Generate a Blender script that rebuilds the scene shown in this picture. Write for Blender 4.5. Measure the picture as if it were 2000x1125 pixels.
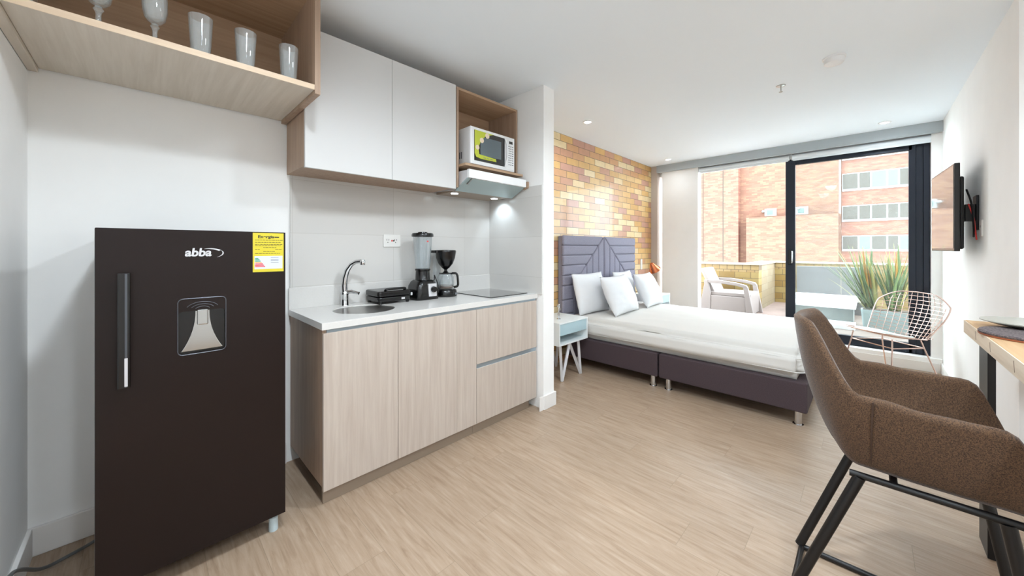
import bpy, bmesh, math, random
from mathutils import Vector, Matrix
random.seed(7)
PI = math.pi
for o in list(bpy.data.objects): bpy.data.objects.remove(o)
SC = bpy.context.scene
COL = SC.collection
# ------------------------------------------------------------------ camera
# X runs along the kitchen wall to the window, Y towards the kitchen wall, camera above the origin
cd = bpy.data.cameras.new('camera'); cam = bpy.data.objects.new('camera', cd); COL.objects.link(cam)
cd.sensor_width = 36; cd.lens = 707 / 2000 * 36; cd.shift_y = -0.03875; cd.clip_start = 0.02; cd.clip_end = 400
cam.location = (0, 0, 1.29); cam.rotation_euler = (PI / 2, 0, math.atan2(695, 707) - PI / 2)
SC.camera = cam
# ------------------------------------------------------------------ sky, sun, exposure
w = bpy.data.worlds.new('sky'); SC.world = w; w.use_nodes = True
bg = w.node_tree.nodes['Background']; bg.inputs[0].default_value = (0.82, 0.925, 1.0, 1); bg.inputs[1].default_value = 8.0
sd = bpy.data.lights.new('sun', 'SUN'); so = bpy.data.objects.new('sun', sd); COL.objects.link(so)
sd.energy = 1.2; sd.angle = math.radians(4); sd.color = (1, .96, .92)
so.rotation_euler = Vector((-.35, -.62, .9)).to_track_quat('Z', 'Y').to_euler()
SC.view_settings.view_transform = 'Standard'; SC.view_settings.look = 'None'
SC.view_settings.gamma = 1; SC.view_settings.use_curve_mapping = False; SC.view_settings.exposure = 0.56
SC.cycles.max_bounces = 10; SC.cycles.diffuse_bounces = 6; SC.cycles.transparent_max_bounces = 24
LAMP_W = 58.0

# ------------------------------------------------------------------ colour and materials
def lin(r, g, b):
    f = lambda c: (c / 255 / 12.92) if c / 255 <= .04045 else ((c / 255 + .055) / 1.055) ** 2.4
    return (f(r), f(g), f(b), 1)
def new_mat(name):
    m = bpy.data.materials.new(name); m.use_nodes = True
    return m, m.node_tree.nodes, m.node_tree.links, m.node_tree.nodes['Principled BSDF']
def nd(N, t, **k):
    n = N.new(t)
    for a, v in k.items(): setattr(n, a, v)
    return n
def mth(N, L, op, a, b=None, c=None):
    n = N.new('ShaderNodeMath'); n.operation = op
    for i, x in enumerate((a, b, c)):
        if x is None: continue
        if isinstance(x, (int, float)): n.inputs[i].default_value = x
        else: L.new(x, n.inputs[i])
    return n.outputs[0]
def ramp(N, L, fac, stops, mode='LINEAR'):
    r = N.new('ShaderNodeValToRGB'); r.color_ramp.interpolation = mode
    e = r.color_ramp.elements
    while len(e) < len(stops): e.new(.5)
    for i, (p, c) in enumerate(stops): e[i].position = p; e[i].color = c
    if fac is not None: L.new(fac, r.inputs[0])
    return r.outputs[0]
def plain(name, col, rough=.5, metal=0, coat=0, spec=.5, noise=0, nscale=30, bump=0, emis=None, alpha=None):
    m, N, L, B = new_mat(name)
    B.inputs['Base Color'].default_value = col; B.inputs['Roughness'].default_value = rough
    B.inputs['Metallic'].default_value = metal; B.inputs['Coat Weight'].default_value = coat
    B.inputs['Specular IOR Level'].default_value = spec
    if noise or bump:
        tc = nd(N, 'ShaderNodeTexCoord'); n = nd(N, 'ShaderNodeTexNoise'); n.inputs['Scale'].default_value = nscale
        n.inputs['Detail'].default_value = 5; L.new(tc.outputs['Object'], n.inputs['Vector'])
        if noise:
            d = [max(0, c * (1 - noise)) for c in col[:3]] + [1]; u = [min(1, c * (1 + noise)) for c in col[:3]] + [1]
            L.new(ramp(N, L, n.outputs[0], [(.3, d), (.7, u)]), B.inputs['Base Color'])
        if bump:
            b = nd(N, 'ShaderNodeBump'); b.inputs['Strength'].default_value = bump; b.inputs['Distance'].default_value = .005
            L.new(n.outputs[0], b.inputs['Height']); L.new(b.outputs[0], B.inputs['Normal'])
    if emis: B.inputs['Emission Color'].default_value = emis[0]; B.inputs['Emission Strength'].default_value = emis[1]
    return m
def wood(name, c1, c2, axis='Z', rough=.45, fine=1.0, coat=0):
    m, N, L, B = new_mat(name)
    tc = nd(N, 'ShaderNodeTexCoord'); mp = nd(N, 'ShaderNodeMapping')
    s = {'X': (1.2, 26, 26), 'Y': (26, 1.2, 26), 'Z': (26, 26, 1.2)}[axis]
    mp.inputs['Scale'].default_value = [q * fine for q in s]
    L.new(tc.outputs['Object'], mp.inputs[0])
    n = nd(N, 'ShaderNodeTexNoise'); n.inputs['Scale'].default_value = 1.6; n.inputs['Detail'].default_value = 8
    n.inputs['Roughness'].default_value = .62; n.inputs['Distortion'].default_value = .35
    L.new(mp.outputs[0], n.inputs['Vector'])
    L.new(ramp(N, L, n.outputs[0], [(.28, c1), (.5, [(a + b) / 2 for a, b in zip(c1, c2)]), (.72, c2)]), B.inputs['Base Color'])
    B.inputs['Roughness'].default_value = rough; B.inputs['Coat Weight'].default_value = coat
    b = nd(N, 'ShaderNodeBump'); b.inputs['Strength'].default_value = .08; b.inputs['Distance'].default_value = .003
    L.new(n.outputs[0], b.inputs['Height']); L.new(b.outputs[0], B.inputs['Normal'])
    return m
def masonry(name, axis, bw, bh, joint, cols, mortar, rough=.7, stagger=.5, bump=.4, off=(0, 0), grain=.08, soldier=None, coat=0):
    """bricks or tiles; axis = the horizontal world axis the courses run along; cell colour from a list"""
    m, N, L, B = new_mat(name)
    g = nd(N, 'ShaderNodeNewGeometry'); sp = nd(N, 'ShaderNodeSeparateXYZ'); L.new(g.outputs['Position'], sp.inputs[0])
    a = sp.outputs[{'X': 0, 'Y': 1}[axis]]; z = sp.outputs[2] if axis != 'F' else None
    v = mth(N, L, 'DIVIDE', mth(N, L, 'SUBTRACT', z, off[1]), bh)
    row = mth(N, L, 'FLOOR', v)
    sh = mth(N, L, 'MULTIPLY', mth(N, L, 'MODULO', mth(N, L, 'ABSOLUTE', row), 2), stagger)
    u = mth(N, L, 'ADD', mth(N, L, 'DIVIDE', mth(N, L, 'SUBTRACT', a, off[0]), bw), sh)
    cell = mth(N, L, 'FLOOR', u)
    fu = mth(N, L, 'SUBTRACT', u, cell); fv = mth(N, L, 'SUBTRACT', v, row)
    du = mth(N, L, 'MULTIPLY', mth(N, L, 'MINIMUM', fu, mth(N, L, 'SUBTRACT', 1, fu)), bw)
    dv = mth(N, L, 'MULTIPLY', mth(N, L, 'MINIMUM', fv, mth(N, L, 'SUBTRACT', 1, fv)), bh)
    dm = mth(N, L, 'MINIMUM', du, dv)
    mask = mth(N, L, 'GREATER_THAN', dm, joint / 2)
    cx = nd(N, 'ShaderNodeCombineXYZ'); L.new(cell, cx.inputs[0]); L.new(row, cx.inputs[1])
    wn = nd(N, 'ShaderNodeTexWhiteNoise'); wn.noise_dimensions = '2D'; L.new(cx.outputs[0], wn.inputs['Vector'])
    k = len(cols)
    base = ramp(N, L, wn.outputs['Value'], [(i / k, c) for i, c in enumerate(cols)], 'CONSTANT')
    no = nd(N, 'ShaderNodeTexNoise'); no.inputs['Scale'].default_value = 14 if bw > .1 else 40; no.inputs['Detail'].default_value = 6
    L.new(g.outputs['Position'], no.inputs['Vector'])
    hs = nd(N, 'ShaderNodeHueSaturation'); L.new(base, hs.inputs['Color'])
    L.new(mth(N, L, 'ADD', 1 - grain, mth(N, L, 'MULTIPLY', no.outputs[0], 2 * grain)), hs.inputs['Value'])
    mx = nd(N, 'ShaderNodeMix'); mx.data_type = 'RGBA'; L.new(mask, mx.inputs[0]); mx.inputs[6].default_value = mortar
    L.new(hs.outputs[0], mx.inputs[7]); L.new(mx.outputs[2], B.inputs['Base Color'])
    B.inputs['Roughness'].default_value = rough; B.inputs['Coat Weight'].default_value = coat
    bp = nd(N, 'ShaderNodeBump'); bp.inputs['Strength'].default_value = bump; bp.inputs['Distance'].default_value = .004
    L.new(mask, bp.inputs['Height']); L.new(bp.outputs[0], B.inputs['Normal'])
    return m
def floor_mat():
    m, N, L, B = new_mat('oak_vinyl_planks')
    g = nd(N, 'ShaderNodeNewGeometry'); sp = nd(N, 'ShaderNodeSeparateXYZ'); L.new(g.outputs['Position'], sp.inputs[0])
    u = mth(N, L, 'DIVIDE', sp.outputs[0], .18); row = mth(N, L, 'FLOOR', u)
    wr = nd(N, 'ShaderNodeTexWhiteNoise'); wr.noise_dimensions = '1D'; L.new(row, wr.inputs['W'])
    v = mth(N, L, 'ADD', mth(N, L, 'DIVIDE', sp.outputs[1], 1.22), wr.outputs['Value']); cell = mth(N, L, 'FLOOR', v)
    cx = nd(N, 'ShaderNodeCombineXYZ'); L.new(row, cx.inputs[0]); L.new(cell, cx.inputs[1])
    wn = nd(N, 'ShaderNodeTexWhiteNoise'); wn.noise_dimensions = '2D'; L.new(cx.outputs[0], wn.inputs['Vector'])
    mp = nd(N, 'ShaderNodeVectorMath'); mp.operation = 'MULTIPLY'; mp.inputs[1].default_value = (30, 2.4, 1)
    L.new(g.outputs['Position'], mp.inputs[0])
    ad = nd(N, 'ShaderNodeVectorMath'); ad.operation = 'MULTIPLY_ADD'; L.new(wn.outputs['Color'], ad.inputs[0])
    ad.inputs[1].default_value = (30, 30, 0); L.new(mp.outputs[0], ad.inputs[2])
    n = nd(N, 'ShaderNodeTexNoise'); n.inputs['Scale'].default_value = 1.7; n.inputs['Detail'].default_value = 9
    n.inputs['Roughness'].default_value = .66; n.inputs['Distortion'].default_value = .6; L.new(ad.outputs[0], n.inputs['Vector'])
    c = ramp(N, L, n.outputs[0], [(.28, lin(142, 118, 97)), (.45, lin(162, 139, 117)), (.6, lin(171, 149, 128)), (.78, lin(182, 163, 143))])
    hs = nd(N, 'ShaderNodeHueSaturation'); L.new(c, hs.inputs['Color'])
    L.new(mth(N, L, 'ADD', .95, mth(N, L, 'MULTIPLY', wn.outputs['Value'], .09)), hs.inputs['Value'])
    fu = mth(N, L, 'SUBTRACT', u, row); fv = mth(N, L, 'SUBTRACT', v, cell)
    du = mth(N, L, 'MULTIPLY', mth(N, L, 'MINIMUM', fu, mth(N, L, 'SUBTRACT', 1, fu)), .18)
    dv = mth(N, L, 'MULTIPLY', mth(N, L, 'MINIMUM', fv, mth(N, L, 'SUBTRACT', 1, fv)), 1.22)
    mk = mth(N, L, 'GREATER_THAN', mth(N, L, 'MINIMUM', du, dv), .0008)
    mx = nd(N, 'ShaderNodeMix'); mx.data_type = 'RGBA'; L.new(mk, mx.inputs[0]); mx.inputs[6].default_value = lin(138, 120, 100)
    L.new(hs.outputs[0], mx.inputs[7]); L.new(mx.outputs[2], B.inputs['Base Color'])
    L.new(ramp(N, L, n.outputs[0], [(.3, (.48,) * 3 + (1,)), (.7, (.36,) * 3 + (1,))]), B.inputs['Roughness'])
    bp = nd(N, 'ShaderNodeBump'); bp.inputs['Strength'].default_value = .12; bp.inputs['Distance'].default_value = .002
    L.new(n.outputs[0], bp.inputs['Height']); L.new(bp.outputs[0], B.inputs['Normal'])
    return m
def glass_mat(name, tint=(1, 1, 1, 1), refl=.25, haze=0):
    m, N, L, B = new_mat(name); N.remove(B)
    out = N['Material Output']
    tr = nd(N, 'ShaderNodeBsdfTransparent'); tr.inputs[0].default_value = tint
    gl = nd(N, 'ShaderNodeBsdfGlossy'); gl.inputs['Roughness'].default_value = .02
    lw = nd(N, 'ShaderNodeLayerWeight'); lw.inputs[0].default_value = .35
    f = mth(N, L, 'MULTIPLY_ADD', lw.outputs['Facing'], refl, .03)
    mx = nd(N, 'ShaderNodeMixShader'); L.new(f, mx.inputs[0]); L.new(tr.outputs[0], mx.inputs[1]); L.new(gl.outputs[0], mx.inputs[2])
    last = mx.outputs[0]
    if haze:
        df = nd(N, 'ShaderNodeBsdfDiffuse'); df.inputs[0].default_value = (.9, .95, .97, 1)  # white veil of reflected light, put in as a diffuse layer
        m2 = nd(N, 'ShaderNodeMixShader'); m2.inputs[0].default_value = haze; L.new(last, m2.inputs[1]); L.new(df.outputs[0], m2.inputs[2]); last = m2.outputs[0]
    L.new(last, out.inputs[0]); return m
def tweed(name, c1, c2):
    m, N, L, B = new_mat(name)
    tc = nd(N, 'ShaderNodeTexCoord')
    n = nd(N, 'ShaderNodeTexNoise'); n.inputs['Scale'].default_value = 700; n.inputs['Detail'].default_value = 2; L.new(tc.outputs['Object'], n.inputs['Vector'])
    n2 = nd(N, 'ShaderNodeTexNoise'); n2.inputs['Scale'].default_value = 260; n2.inputs['Detail'].default_value = 3; L.new(tc.outputs['Object'], n2.inputs['Vector'])
    s = mth(N, L, 'ADD', mth(N, L, 'MULTIPLY', n.outputs[0], .6), mth(N, L, 'MULTIPLY', n2.outputs[0], .4))
    L.new(ramp(N, L, s, [(.42, c1), (.58, c2)]), B.inputs['Base Color']); B.inputs['Roughness'].default_value = .95
    B.inputs['Sheen Weight'].default_value = .2; B.inputs['Sheen Roughness'].default_value = .4
    b = nd(N, 'ShaderNodeBump'); b.inputs['Strength'].default_value = .5; b.inputs['Distance'].default_value = .0012
    L.new(n.outputs[0], b.inputs['Height']); L.new(b.outputs[0], B.inputs['Normal']); return m
def speckle(name, c1, c2, scale, rough=.9):
    m, N, L, B = new_mat(name); tc = nd(N, 'ShaderNodeTexCoord'); n = nd(N, 'ShaderNodeTexNoise')
    n.inputs['Scale'].default_value = scale; n.inputs['Detail'].default_value = 4; L.new(tc.outputs['Object'], n.inputs['Vector'])
    L.new(ramp(N, L, n.outputs[0], [(.4, c1), (.6, c2)]), B.inputs['Base Color']); B.inputs['Roughness'].default_value = rough; return m

M = dict(
    wall=plain('wall_paint', lin(243, 242, 240), .85, noise=.012, nscale=6),
    ceil=plain('ceiling_paint', lin(240, 247, 253), .9),
    white=plain('white_satin', lin(238, 239, 240), .35),
    base=plain('baseboard_paint', lin(232, 229, 226), .4),
    floor=floor_mat(),
    lam=wood('pale_oak_laminate', lin(174, 159, 147), lin(196, 184, 173), 'Z', .4),
    lamY=wood('pale_oak_laminate_deep', lin(200, 188, 172), lin(218, 208, 194), 'Y', .45),
    lamX=wood('pale_oak_laminate_long', lin(190, 172, 152), lin(210, 195, 176), 'X', .45),
    oak=wood('oak_board', lin(168, 138, 110), lin(192, 162, 133), 'X', .5),
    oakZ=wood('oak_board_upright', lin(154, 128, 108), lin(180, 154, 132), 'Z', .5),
    oakedge=wood('oak_edging', lin(206, 180, 152), lin(220, 197, 170), 'X', .5),
    whdoor=plain('white_laminate', lin(208, 207, 206), .5),
    top=plain('white_quartz', lin(212, 209, 205), .22, noise=.02, nscale=180),
    kick=plain('toe_kick_taupe', lin(150, 134, 118), .45),
    gola=plain('brushed_aluminium_channel', lin(170, 185, 196), .35, .8),
    steel=plain('brushed_steel', lin(178, 176, 172), .28, 1, noise=.05, nscale=60),
    chrome=plain('polished_chrome', lin(215, 216, 218), .07, 1),
    silver=plain('silver_paint', lin(206, 205, 207), .35, .3),
    hoodglass=plain('frosted_hood_visor', lin(176, 194, 196), .2, .25),
    black=plain('black_plastic', lin(7, 6, 7), .25, coat=.1),
    blackm=plain('black_metal', lin(9, 8, 10), .4),
    darkgloss=plain('black_gloss', lin(12, 12, 14), .05, coat=1),
    fridge=plain('brown_black_steel', lin(28, 18, 16), .3, .1, spec=.3, noise=.06, nscale=3),
    fridgeg=plain('fridge_edge_grey', lin(86, 88, 94), .35, .5),
    inox=plain('dispenser_chrome', lin(190, 190, 188), .12, 1),
    paper=plain('label_white', lin(204, 210, 226), .5), yellow=plain('label_yellow', lin(205, 188, 46), .5),
    ink=plain('print_black', lin(45, 42, 30), .6), red=plain('print_red', lin(214, 62, 58), .5),
    green=plain('print_green', lin(58, 150, 110), .5), orange=plain('print_orange', lin(240, 160, 70), .5), lime=plain('sticker_lime', lin(190, 200, 62), .4),
    cream=plain('print_cream', lin(232, 214, 190), .5),
    greyink=plain('print_grey', lin(120, 122, 126), .5),
    glass=glass_mat('clear_glass', (.96, .97, .97, 1), .6, .12),
    pane=glass_mat('door_glass', (.93, .97, .96, 1), .22, .05),
    jar=glass_mat('jar_glass', (.9, .92, .93, 1), .55, .10),
    frame=plain('anthracite_aluminium', lin(30, 36, 48), .35, .3),
    grommet=plain('beige_trim', lin(192, 180, 170), .5),
    pelmet=plain('pelmet_grey', lin(176, 184, 188), .5), blind=plain('blind_white', lin(232, 238, 242), .6),
    uph=speckle('grey_plum_velvet', lin(134, 132, 147), lin(147, 145, 160), 160),
    uphd=speckle('dark_plum_fabric', lin(60, 48, 52), lin(72, 58, 62), 220),
    linen=plain('white_cotton', lin(206, 204, 200), .85, bump=.25, nscale=9), cotton=plain('pillow_cotton', lin(224, 225, 227), .85, bump=.15, nscale=14),
    mattress=plain('quilted_white', lin(213, 210, 205), .8, bump=.35, nscale=7),
    night=plain('white_lacquer', lin(236, 240, 240), .3), teal=plain('pale_blue_lacquer', lin(178, 204, 212), .35),
    copper=plain('copper', lin(214, 128, 88), .2, 1), bulb=plain('lamp_shade_inner', lin(250, 240, 225), .5, emis=((1, .9, .75, 1), 1.2)),
    rose=plain('rose_gold_wire', lin(214, 186, 176), .22, .85),
    cushion=plain('seat_pad_pale', lin(214, 232, 228), .5),
    tweed=tweed('brown_tweed', lin(50, 34, 23), lin(104, 77, 54)),
    seam=plain('seam_thread', lin(70, 50, 38), .9),
    tablet=wood('rustic_table_top', lin(176, 138, 98), lin(205, 170, 128), 'X', .55, .6), tabedge=wood('rustic_table_edge', lin(196, 176, 152), lin(226, 210, 188), 'X', .6, .5),
    crack=plain('wood_crack', lin(126, 104, 88), .9),
    plate=plain('grey_stoneware', lin(172, 170, 160), .25), mat=speckle('woven_placemat', lin(70, 62, 66), lin(112, 102, 100), 160), matedge=plain('placemat_edge', lin(150, 84, 54), .6),
    screen=plain('tv_screen', lin(8, 8, 9), .03, coat=1, spec=1), 
    light=plain('lamp_lens', (1, 1, 1, 1), .5, emis=((1, .97, .92, 1), 14)), hlight=plain('hood_lens', (1, 1, 1, 1), .5, emis=((.75, .92, 1, 1), 8)),
    brick=masonry('glazed_brick', 'X', .245, .0818, .006, [lin(210, 166, 104), lin(220, 182, 122), lin(210, 164, 106), lin(222, 186, 130), lin(202, 152, 108), lin(216, 174, 110), lin(228, 206, 162), lin(198, 148, 118), lin(218, 174, 108), lin(204, 154, 110), lin(194, 146, 124), lin(226, 198, 150)], lin(120, 98, 74), .38, off=(.02, 2.6), bump=.5, grain=.14, coat=.15),
    tile=masonry('splash_tile', 'X', .655, .3275, .0022, [lin(204, 201, 197), lin(207, 204, 200)], lin(188, 184, 178), .2, 0, .2, off=(.632, 1.056), grain=.01),
    tileY=masonry('splash_tile_side', 'Y', .655, .3275, .0022, [lin(204, 201, 197), lin(207, 204, 200)], lin(188, 184, 178), .2, 0, .2, off=(1.845, 1.056), grain=.01),
    par=masonry('parapet_brick', 'Y', .25, .125, .008, [lin(122, 98, 49), lin(127, 106, 60), lin(115, 91, 46), lin(131, 112, 67)], lin(80, 67, 45), .6, grain=.1),
    parX=masonry('parapet_brick_sunlit', 'X', .25, .125, .006, [lin(124, 112, 90), lin(128, 118, 97)], lin(108, 96, 78), .6, grain=.06),  # paler copy of the parapet brick, sunlight put into its colour
    parT=masonry('parapet_soldier', 'Y', .125, .3, .01, [lin(127, 103, 64), lin(132, 111, 72)], lin(86, 70, 48), .6, off=(0, .9), grain=.1),
    fac=masonry('facade_brick', 'Y', .5, .16, .02, [lin(100, 69, 54), lin(104, 74, 57), lin(95, 64, 49), lin(108, 79, 60)], lin(91, 65, 51), .85, grain=.12, bump=.1),
    fac2=masonry('facade_brick_red', 'Y', .5, .16, .02, [lin(108, 68, 54), lin(114, 74, 58), lin(102, 63, 50), lin(118, 79, 63)], lin(100, 68, 56), .85, grain=.12, bump=.1),
    wframe=plain('window_frame_white', lin(138, 138, 136), .6), wpane=plain('facade_glass', lin(72, 67, 62), .5, spec=.1), wblind=plain('facade_blind', lin(76, 90, 86), .6),
    terr=plain('terrace_tiles', lin(112, 96, 88), .7, noise=.1, nscale=8), conc=plain('grey_render', lin(92, 90, 90), .8, noise=.05, nscale=4), coping=plain('coping_cream', lin(160, 150, 128), .6),
    plast=plain('white_resin', lin(138, 130, 126), .5), pot=plain('pot_white', lin(136, 150, 150), .5),
    leafg=wood('flax_leaf_green', lin(62, 88, 46), lin(100, 122, 62), 'Z', .5, .8), leafy=wood('flax_leaf_yellow', lin(130, 128, 58), lin(158, 152, 84), 'Z', .5, .8), leafo=plain('flax_leaf_orange', lin(160, 112, 22), .5),
    cord=plain('grey_cord', lin(98, 98, 98), .45), sock=plain('socket_white', lin(226, 224, 220), .4), footp=plain('foot_translucent', lin(186, 202, 208), .3),
)

# ------------------------------------------------------------------ mesh helpers
OFF = {}
def nb(): return bmesh.new()
def box(bm, x0, x1, y0, y1, z0, z1):
    v = [bm.verts.new(p) for p in ((x0, y0, z0), (x1, y0, z0), (x1, y1, z0), (x0, y1, z0), (x0, y0, z1), (x1, y0, z1), (x1, y1, z1), (x0, y1, z1))]
    for f in ((3, 2, 1, 0), (4, 5, 6, 7), (0, 1, 5, 4), (1, 2, 6, 5), (2, 3, 7, 6), (3, 0, 4, 7)): bm.faces.new([v[i] for i in f])
    return bm
def B(*a): return box(nb(), *a)
def lathe(bm, prof, c=(0, 0, 0), seg=32, axis='Z', sx=1, sy=1):
    rings = []
    for r, z in prof:
        ring = []
        for i in range(seg):
            a = 2 * PI * i / seg; p = (r * math.cos(a) * sx, r * math.sin(a) * sy, z)
            if axis == 'Y': p = (p[0], p[2], p[1])
            if axis == 'X': p = (p[2], p[0], p[1])
            ring.append(bm.verts.new((c[0] + p[0], c[1] + p[1], c[2] + p[2])))
        rings.append(ring)
    for a, b in zip(rings, rings[1:]):
        for i in range(seg): bm.faces.new((a[i], a[(i + 1) % seg], b[(i + 1) % seg], b[i]))
    for ring, (r, z) in ((rings[0], prof[0]), (rings[-1], prof[-1])):
        if r > 1e-5: bm.faces.new(ring)
    bmesh.ops.remove_doubles(bm, verts=bm.verts, dist=1e-6); bmesh.ops.recalc_face_normals(bm, faces=bm.faces)
    return bm
def tube(bm, pts, r, seg=10, closed=False, flat=None):
    pts = [Vector(p) for p in pts]; n = len(pts); rings = []; up = Vector((0, 0, 1)); prev = None
    for i, p in enumerate(pts):
        if closed: t = pts[(i + 1) % n] - pts[i - 1]
        else: t = pts[min(i + 1, n - 1)] - pts[max(i - 1, 0)]
        t.normalize()
        if prev is None: a = t.cross(up); a = a if a.length > .1 else t.cross(Vector((1, 0, 0)))
        else: a = prev - t * prev.dot(t)
        a.normalize(); prev = a; b = t.cross(a); ri = r[i] if isinstance(r, (list, tuple)) else r
        fl = flat or 1
        rings.append([bm.verts.new(p + a * ri * math.cos(2 * PI * k / seg) + b * ri * fl * math.sin(2 * PI * k / seg)) for k in range(seg)])
    R = list(zip(rings, rings[1:])) + ([(rings[-1], rings[0])] if closed else [])
    for a, b in R:
        for k in range(seg): bm.faces.new((a[k], a[(k + 1) % seg], b[(k + 1) % seg], b[k]))
    if not closed: bm.faces.new(rings[0]); bm.faces.new(rings[-1])
    bmesh.ops.recalc_face_normals(bm, faces=bm.faces[-(len(R) * seg + 2):] if False else bm.faces)
    return bm
def bend(pts, rad=.03, n=5):
    """round the inner corners of a polyline"""
    P = [Vector(p) for p in pts]; out = [P[0]]
    for a, b, c in zip(P, P[1:], P[2:]):
        d1 = (a - b).normalized() * min(rad, (a - b).length * .45); d2 = (c - b).normalized() * min(rad, (c - b).length * .45)
        for i in range(n + 1):
            t = i / n; out.append((b + d1) * (1 - t) ** 2 + b * 2 * t * (1 - t) + (b + d2) * t * t)
    return out + [P[-1]]
def prism(bm, pts, axis, a0, a1):
    """polygon pts (2D) extruded along an axis; X: pts are (y,z); Y: (x,z); Z: (x,y)"""
    f = {'X': lambda p, a: (a, p[0], p[1]), 'Y': lambda p, a: (p[0], a, p[1]), 'Z': lambda p, a: (p[0], p[1], a)}[axis]
    A = [bm.verts.new(f(p, a0)) for p in pts]; C = [bm.verts.new(f(p, a1)) for p in pts]; n = len(pts)
    bm.faces.new(A); bm.faces.new(C[::-1])
    for i in range(n): bm.faces.new((A[i], C[i], C[(i + 1) % n], A[(i + 1) % n]))
    bmesh.ops.recalc_face_normals(bm, faces=bm.faces); return bm
def rrect(x0, x1, y0, y1, r, n=6):
    out = []
    for cx, cy, a0 in ((x1 - r, y1 - r, 0), (x0 + r, y1 - r, 90), (x0 + r, y0 + r, 180), (x1 - r, y0 + r, 270)):
        for i in range(n + 1):
            a = math.radians(a0 + 90 * i / n); out.append((cx + r * math.cos(a), cy + r * math.sin(a)))
    return out
def setp(o, label=None, cat=None, group=None, kind=None):
    if label: o['label'] = label
    if cat: o['category'] = cat
    if group: o['group'] = group
    if kind: o['kind'] = kind
    return o
def thing(name, label, cat, loc, group=None, rz=0):
    o = bpy.data.objects.new(name, None); COL.objects.link(o); o.location = loc; o.rotation_euler = (0, 0, rz); o.empty_display_size = .1
    OFF[o] = Vector(loc); return setp(o, label, cat, group)
def obj(name, bm, mat, parent=None, bevel=0, smooth=False, seg=2, label=None, local=False, loc=None, sub=0):
    """local=True: mesh already in the thing's own coordinates; otherwise in world coordinates"""
    me = bpy.data.meshes.new(name)
    off = Vector((0, 0, 0))
    if parent is not None and not local: off = OFF[parent]
    if loc is not None: off = Vector(loc)
    if isinstance(bm, bpy.types.Mesh): me = bm; me.name = name; me.transform(Matrix.Translation(-off))
    else:
        bmesh.ops.translate(bm, verts=bm.verts, vec=-off); bm.to_mesh(me); bm.free()
    ms = mat if isinstance(mat, (list, tuple)) else [mat]
    me.materials.clear()
    for m in ms: me.materials.append(m)
    o = bpy.data.objects.new(name, me); COL.objects.link(o)
    if parent is not None: o.parent = parent; OFF[o] = OFF[parent]
    else: o.location = off; OFF[o] = off
    if smooth:
        for p in me.polygons: p.use_smooth = True
        if smooth != 'all': me.set_sharp_from_angle(angle=math.radians(42))
    if bevel:
        b = o.modifiers.new('bevel', 'BEVEL'); b.width = bevel; b.segments = seg; b.limit_method = 'ANGLE'; b.angle_limit = math.radians(40)
    if sub: s = o.modifiers.new('sub', 'SUBSURF'); s.levels = s.render_levels = sub
    if label: o['label'] = label
    return o
def single(name, bm, mat, label, cat, loc, group=None, **k):
    return setp(obj(name, bm, mat, None, loc=loc, **k), label, cat, group)
def struct(name, bm, mat, **k): return setp(obj(name, bm, mat, **k), kind='structure')
def dup(o, loc, label=None, rz=None, parent=None):
    c = o.copy(); COL.objects.link(c)
    if parent is not None: c.parent = parent
    elif o.parent is None:
        c.location = loc; OFF[c] = Vector(loc)
        if rz is not None: c.rotation_euler = (0, 0, rz)
        if label: c['label'] = label
    for ch in list(o.children): dup(ch, None, parent=c)
    return c
def dup_part(o, dx):
    c = o.copy(); COL.objects.link(c); c.parent = o.parent; c.location = Vector(o.location) + Vector(dx); OFF[c] = OFF[o] - Vector(dx)
    for ch in list(o.children): dup(ch, None, parent=c)
    return c
def text_mesh(txt, size, extrude=.0006, bold=0, shear=0, align='LEFT', sx=1):
    cu = bpy.data.curves.new('t', 'FONT'); cu.body = txt; cu.size = size; cu.extrude = extrude; cu.offset = bold; cu.shear = shear; cu.align_x = align
    t = bpy.data.objects.new('t', cu); COL.objects.link(t); bpy.context.view_layer.update()
    me = bpy.data.meshes.new_from_object(t.evaluated_get(bpy.context.evaluated_depsgraph_get()))
    bpy.data.objects.remove(t); me.transform(Matrix.Diagonal((sx, 1, 1, 1)))
    return me
def face_negY(me, x, y, z):
    """lay text (drawn in XY) upright on a face that looks towards -Y"""
    me.transform(Matrix.Translation((x, y, z)) @ Matrix.Rotation(PI / 2, 4, 'X')); return me

# ================================================================== SETTING
YW, YR, XW, XB, H = 2.50, -.55, 5.75, -.34, 2.6     # kitchen wall, right wall, window wall, rear-side wall, ceiling
YE = -2.6                                            # entrance recess behind the camera
struct('floor', B(XB - .1, XW + .2, YE - .1, YW + .1, -.1, 0), M['floor'])
struct('ceiling', B(XB - .1, XW + .25, YE - .1, YW + .1, H, H + .12), M['ceil'])
struct('wall_kitchen', B(XB - .1, 2.32, YW, YW + .12, 0, H), M['wall'])
struct('wall_brick', B(2.32, XW + .3, YW, YW + .12, 0, H), M['brick'])
struct('wall_side', B(XB - .1, XB, YE, YW, 0, H), M['wall'])
struct('wall_right', B(3.13, XW + .3, YR - 2.05, YR, 0, H), M['wall'])
struct('wall_entrance', B(XB, 3.13, YE - .1, YE, 0, H), M['wall'])
struct('wall_partition', B(2.243, 2.376, 1.85, YW, 0, H), M['wall'], bevel=.002)
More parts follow.
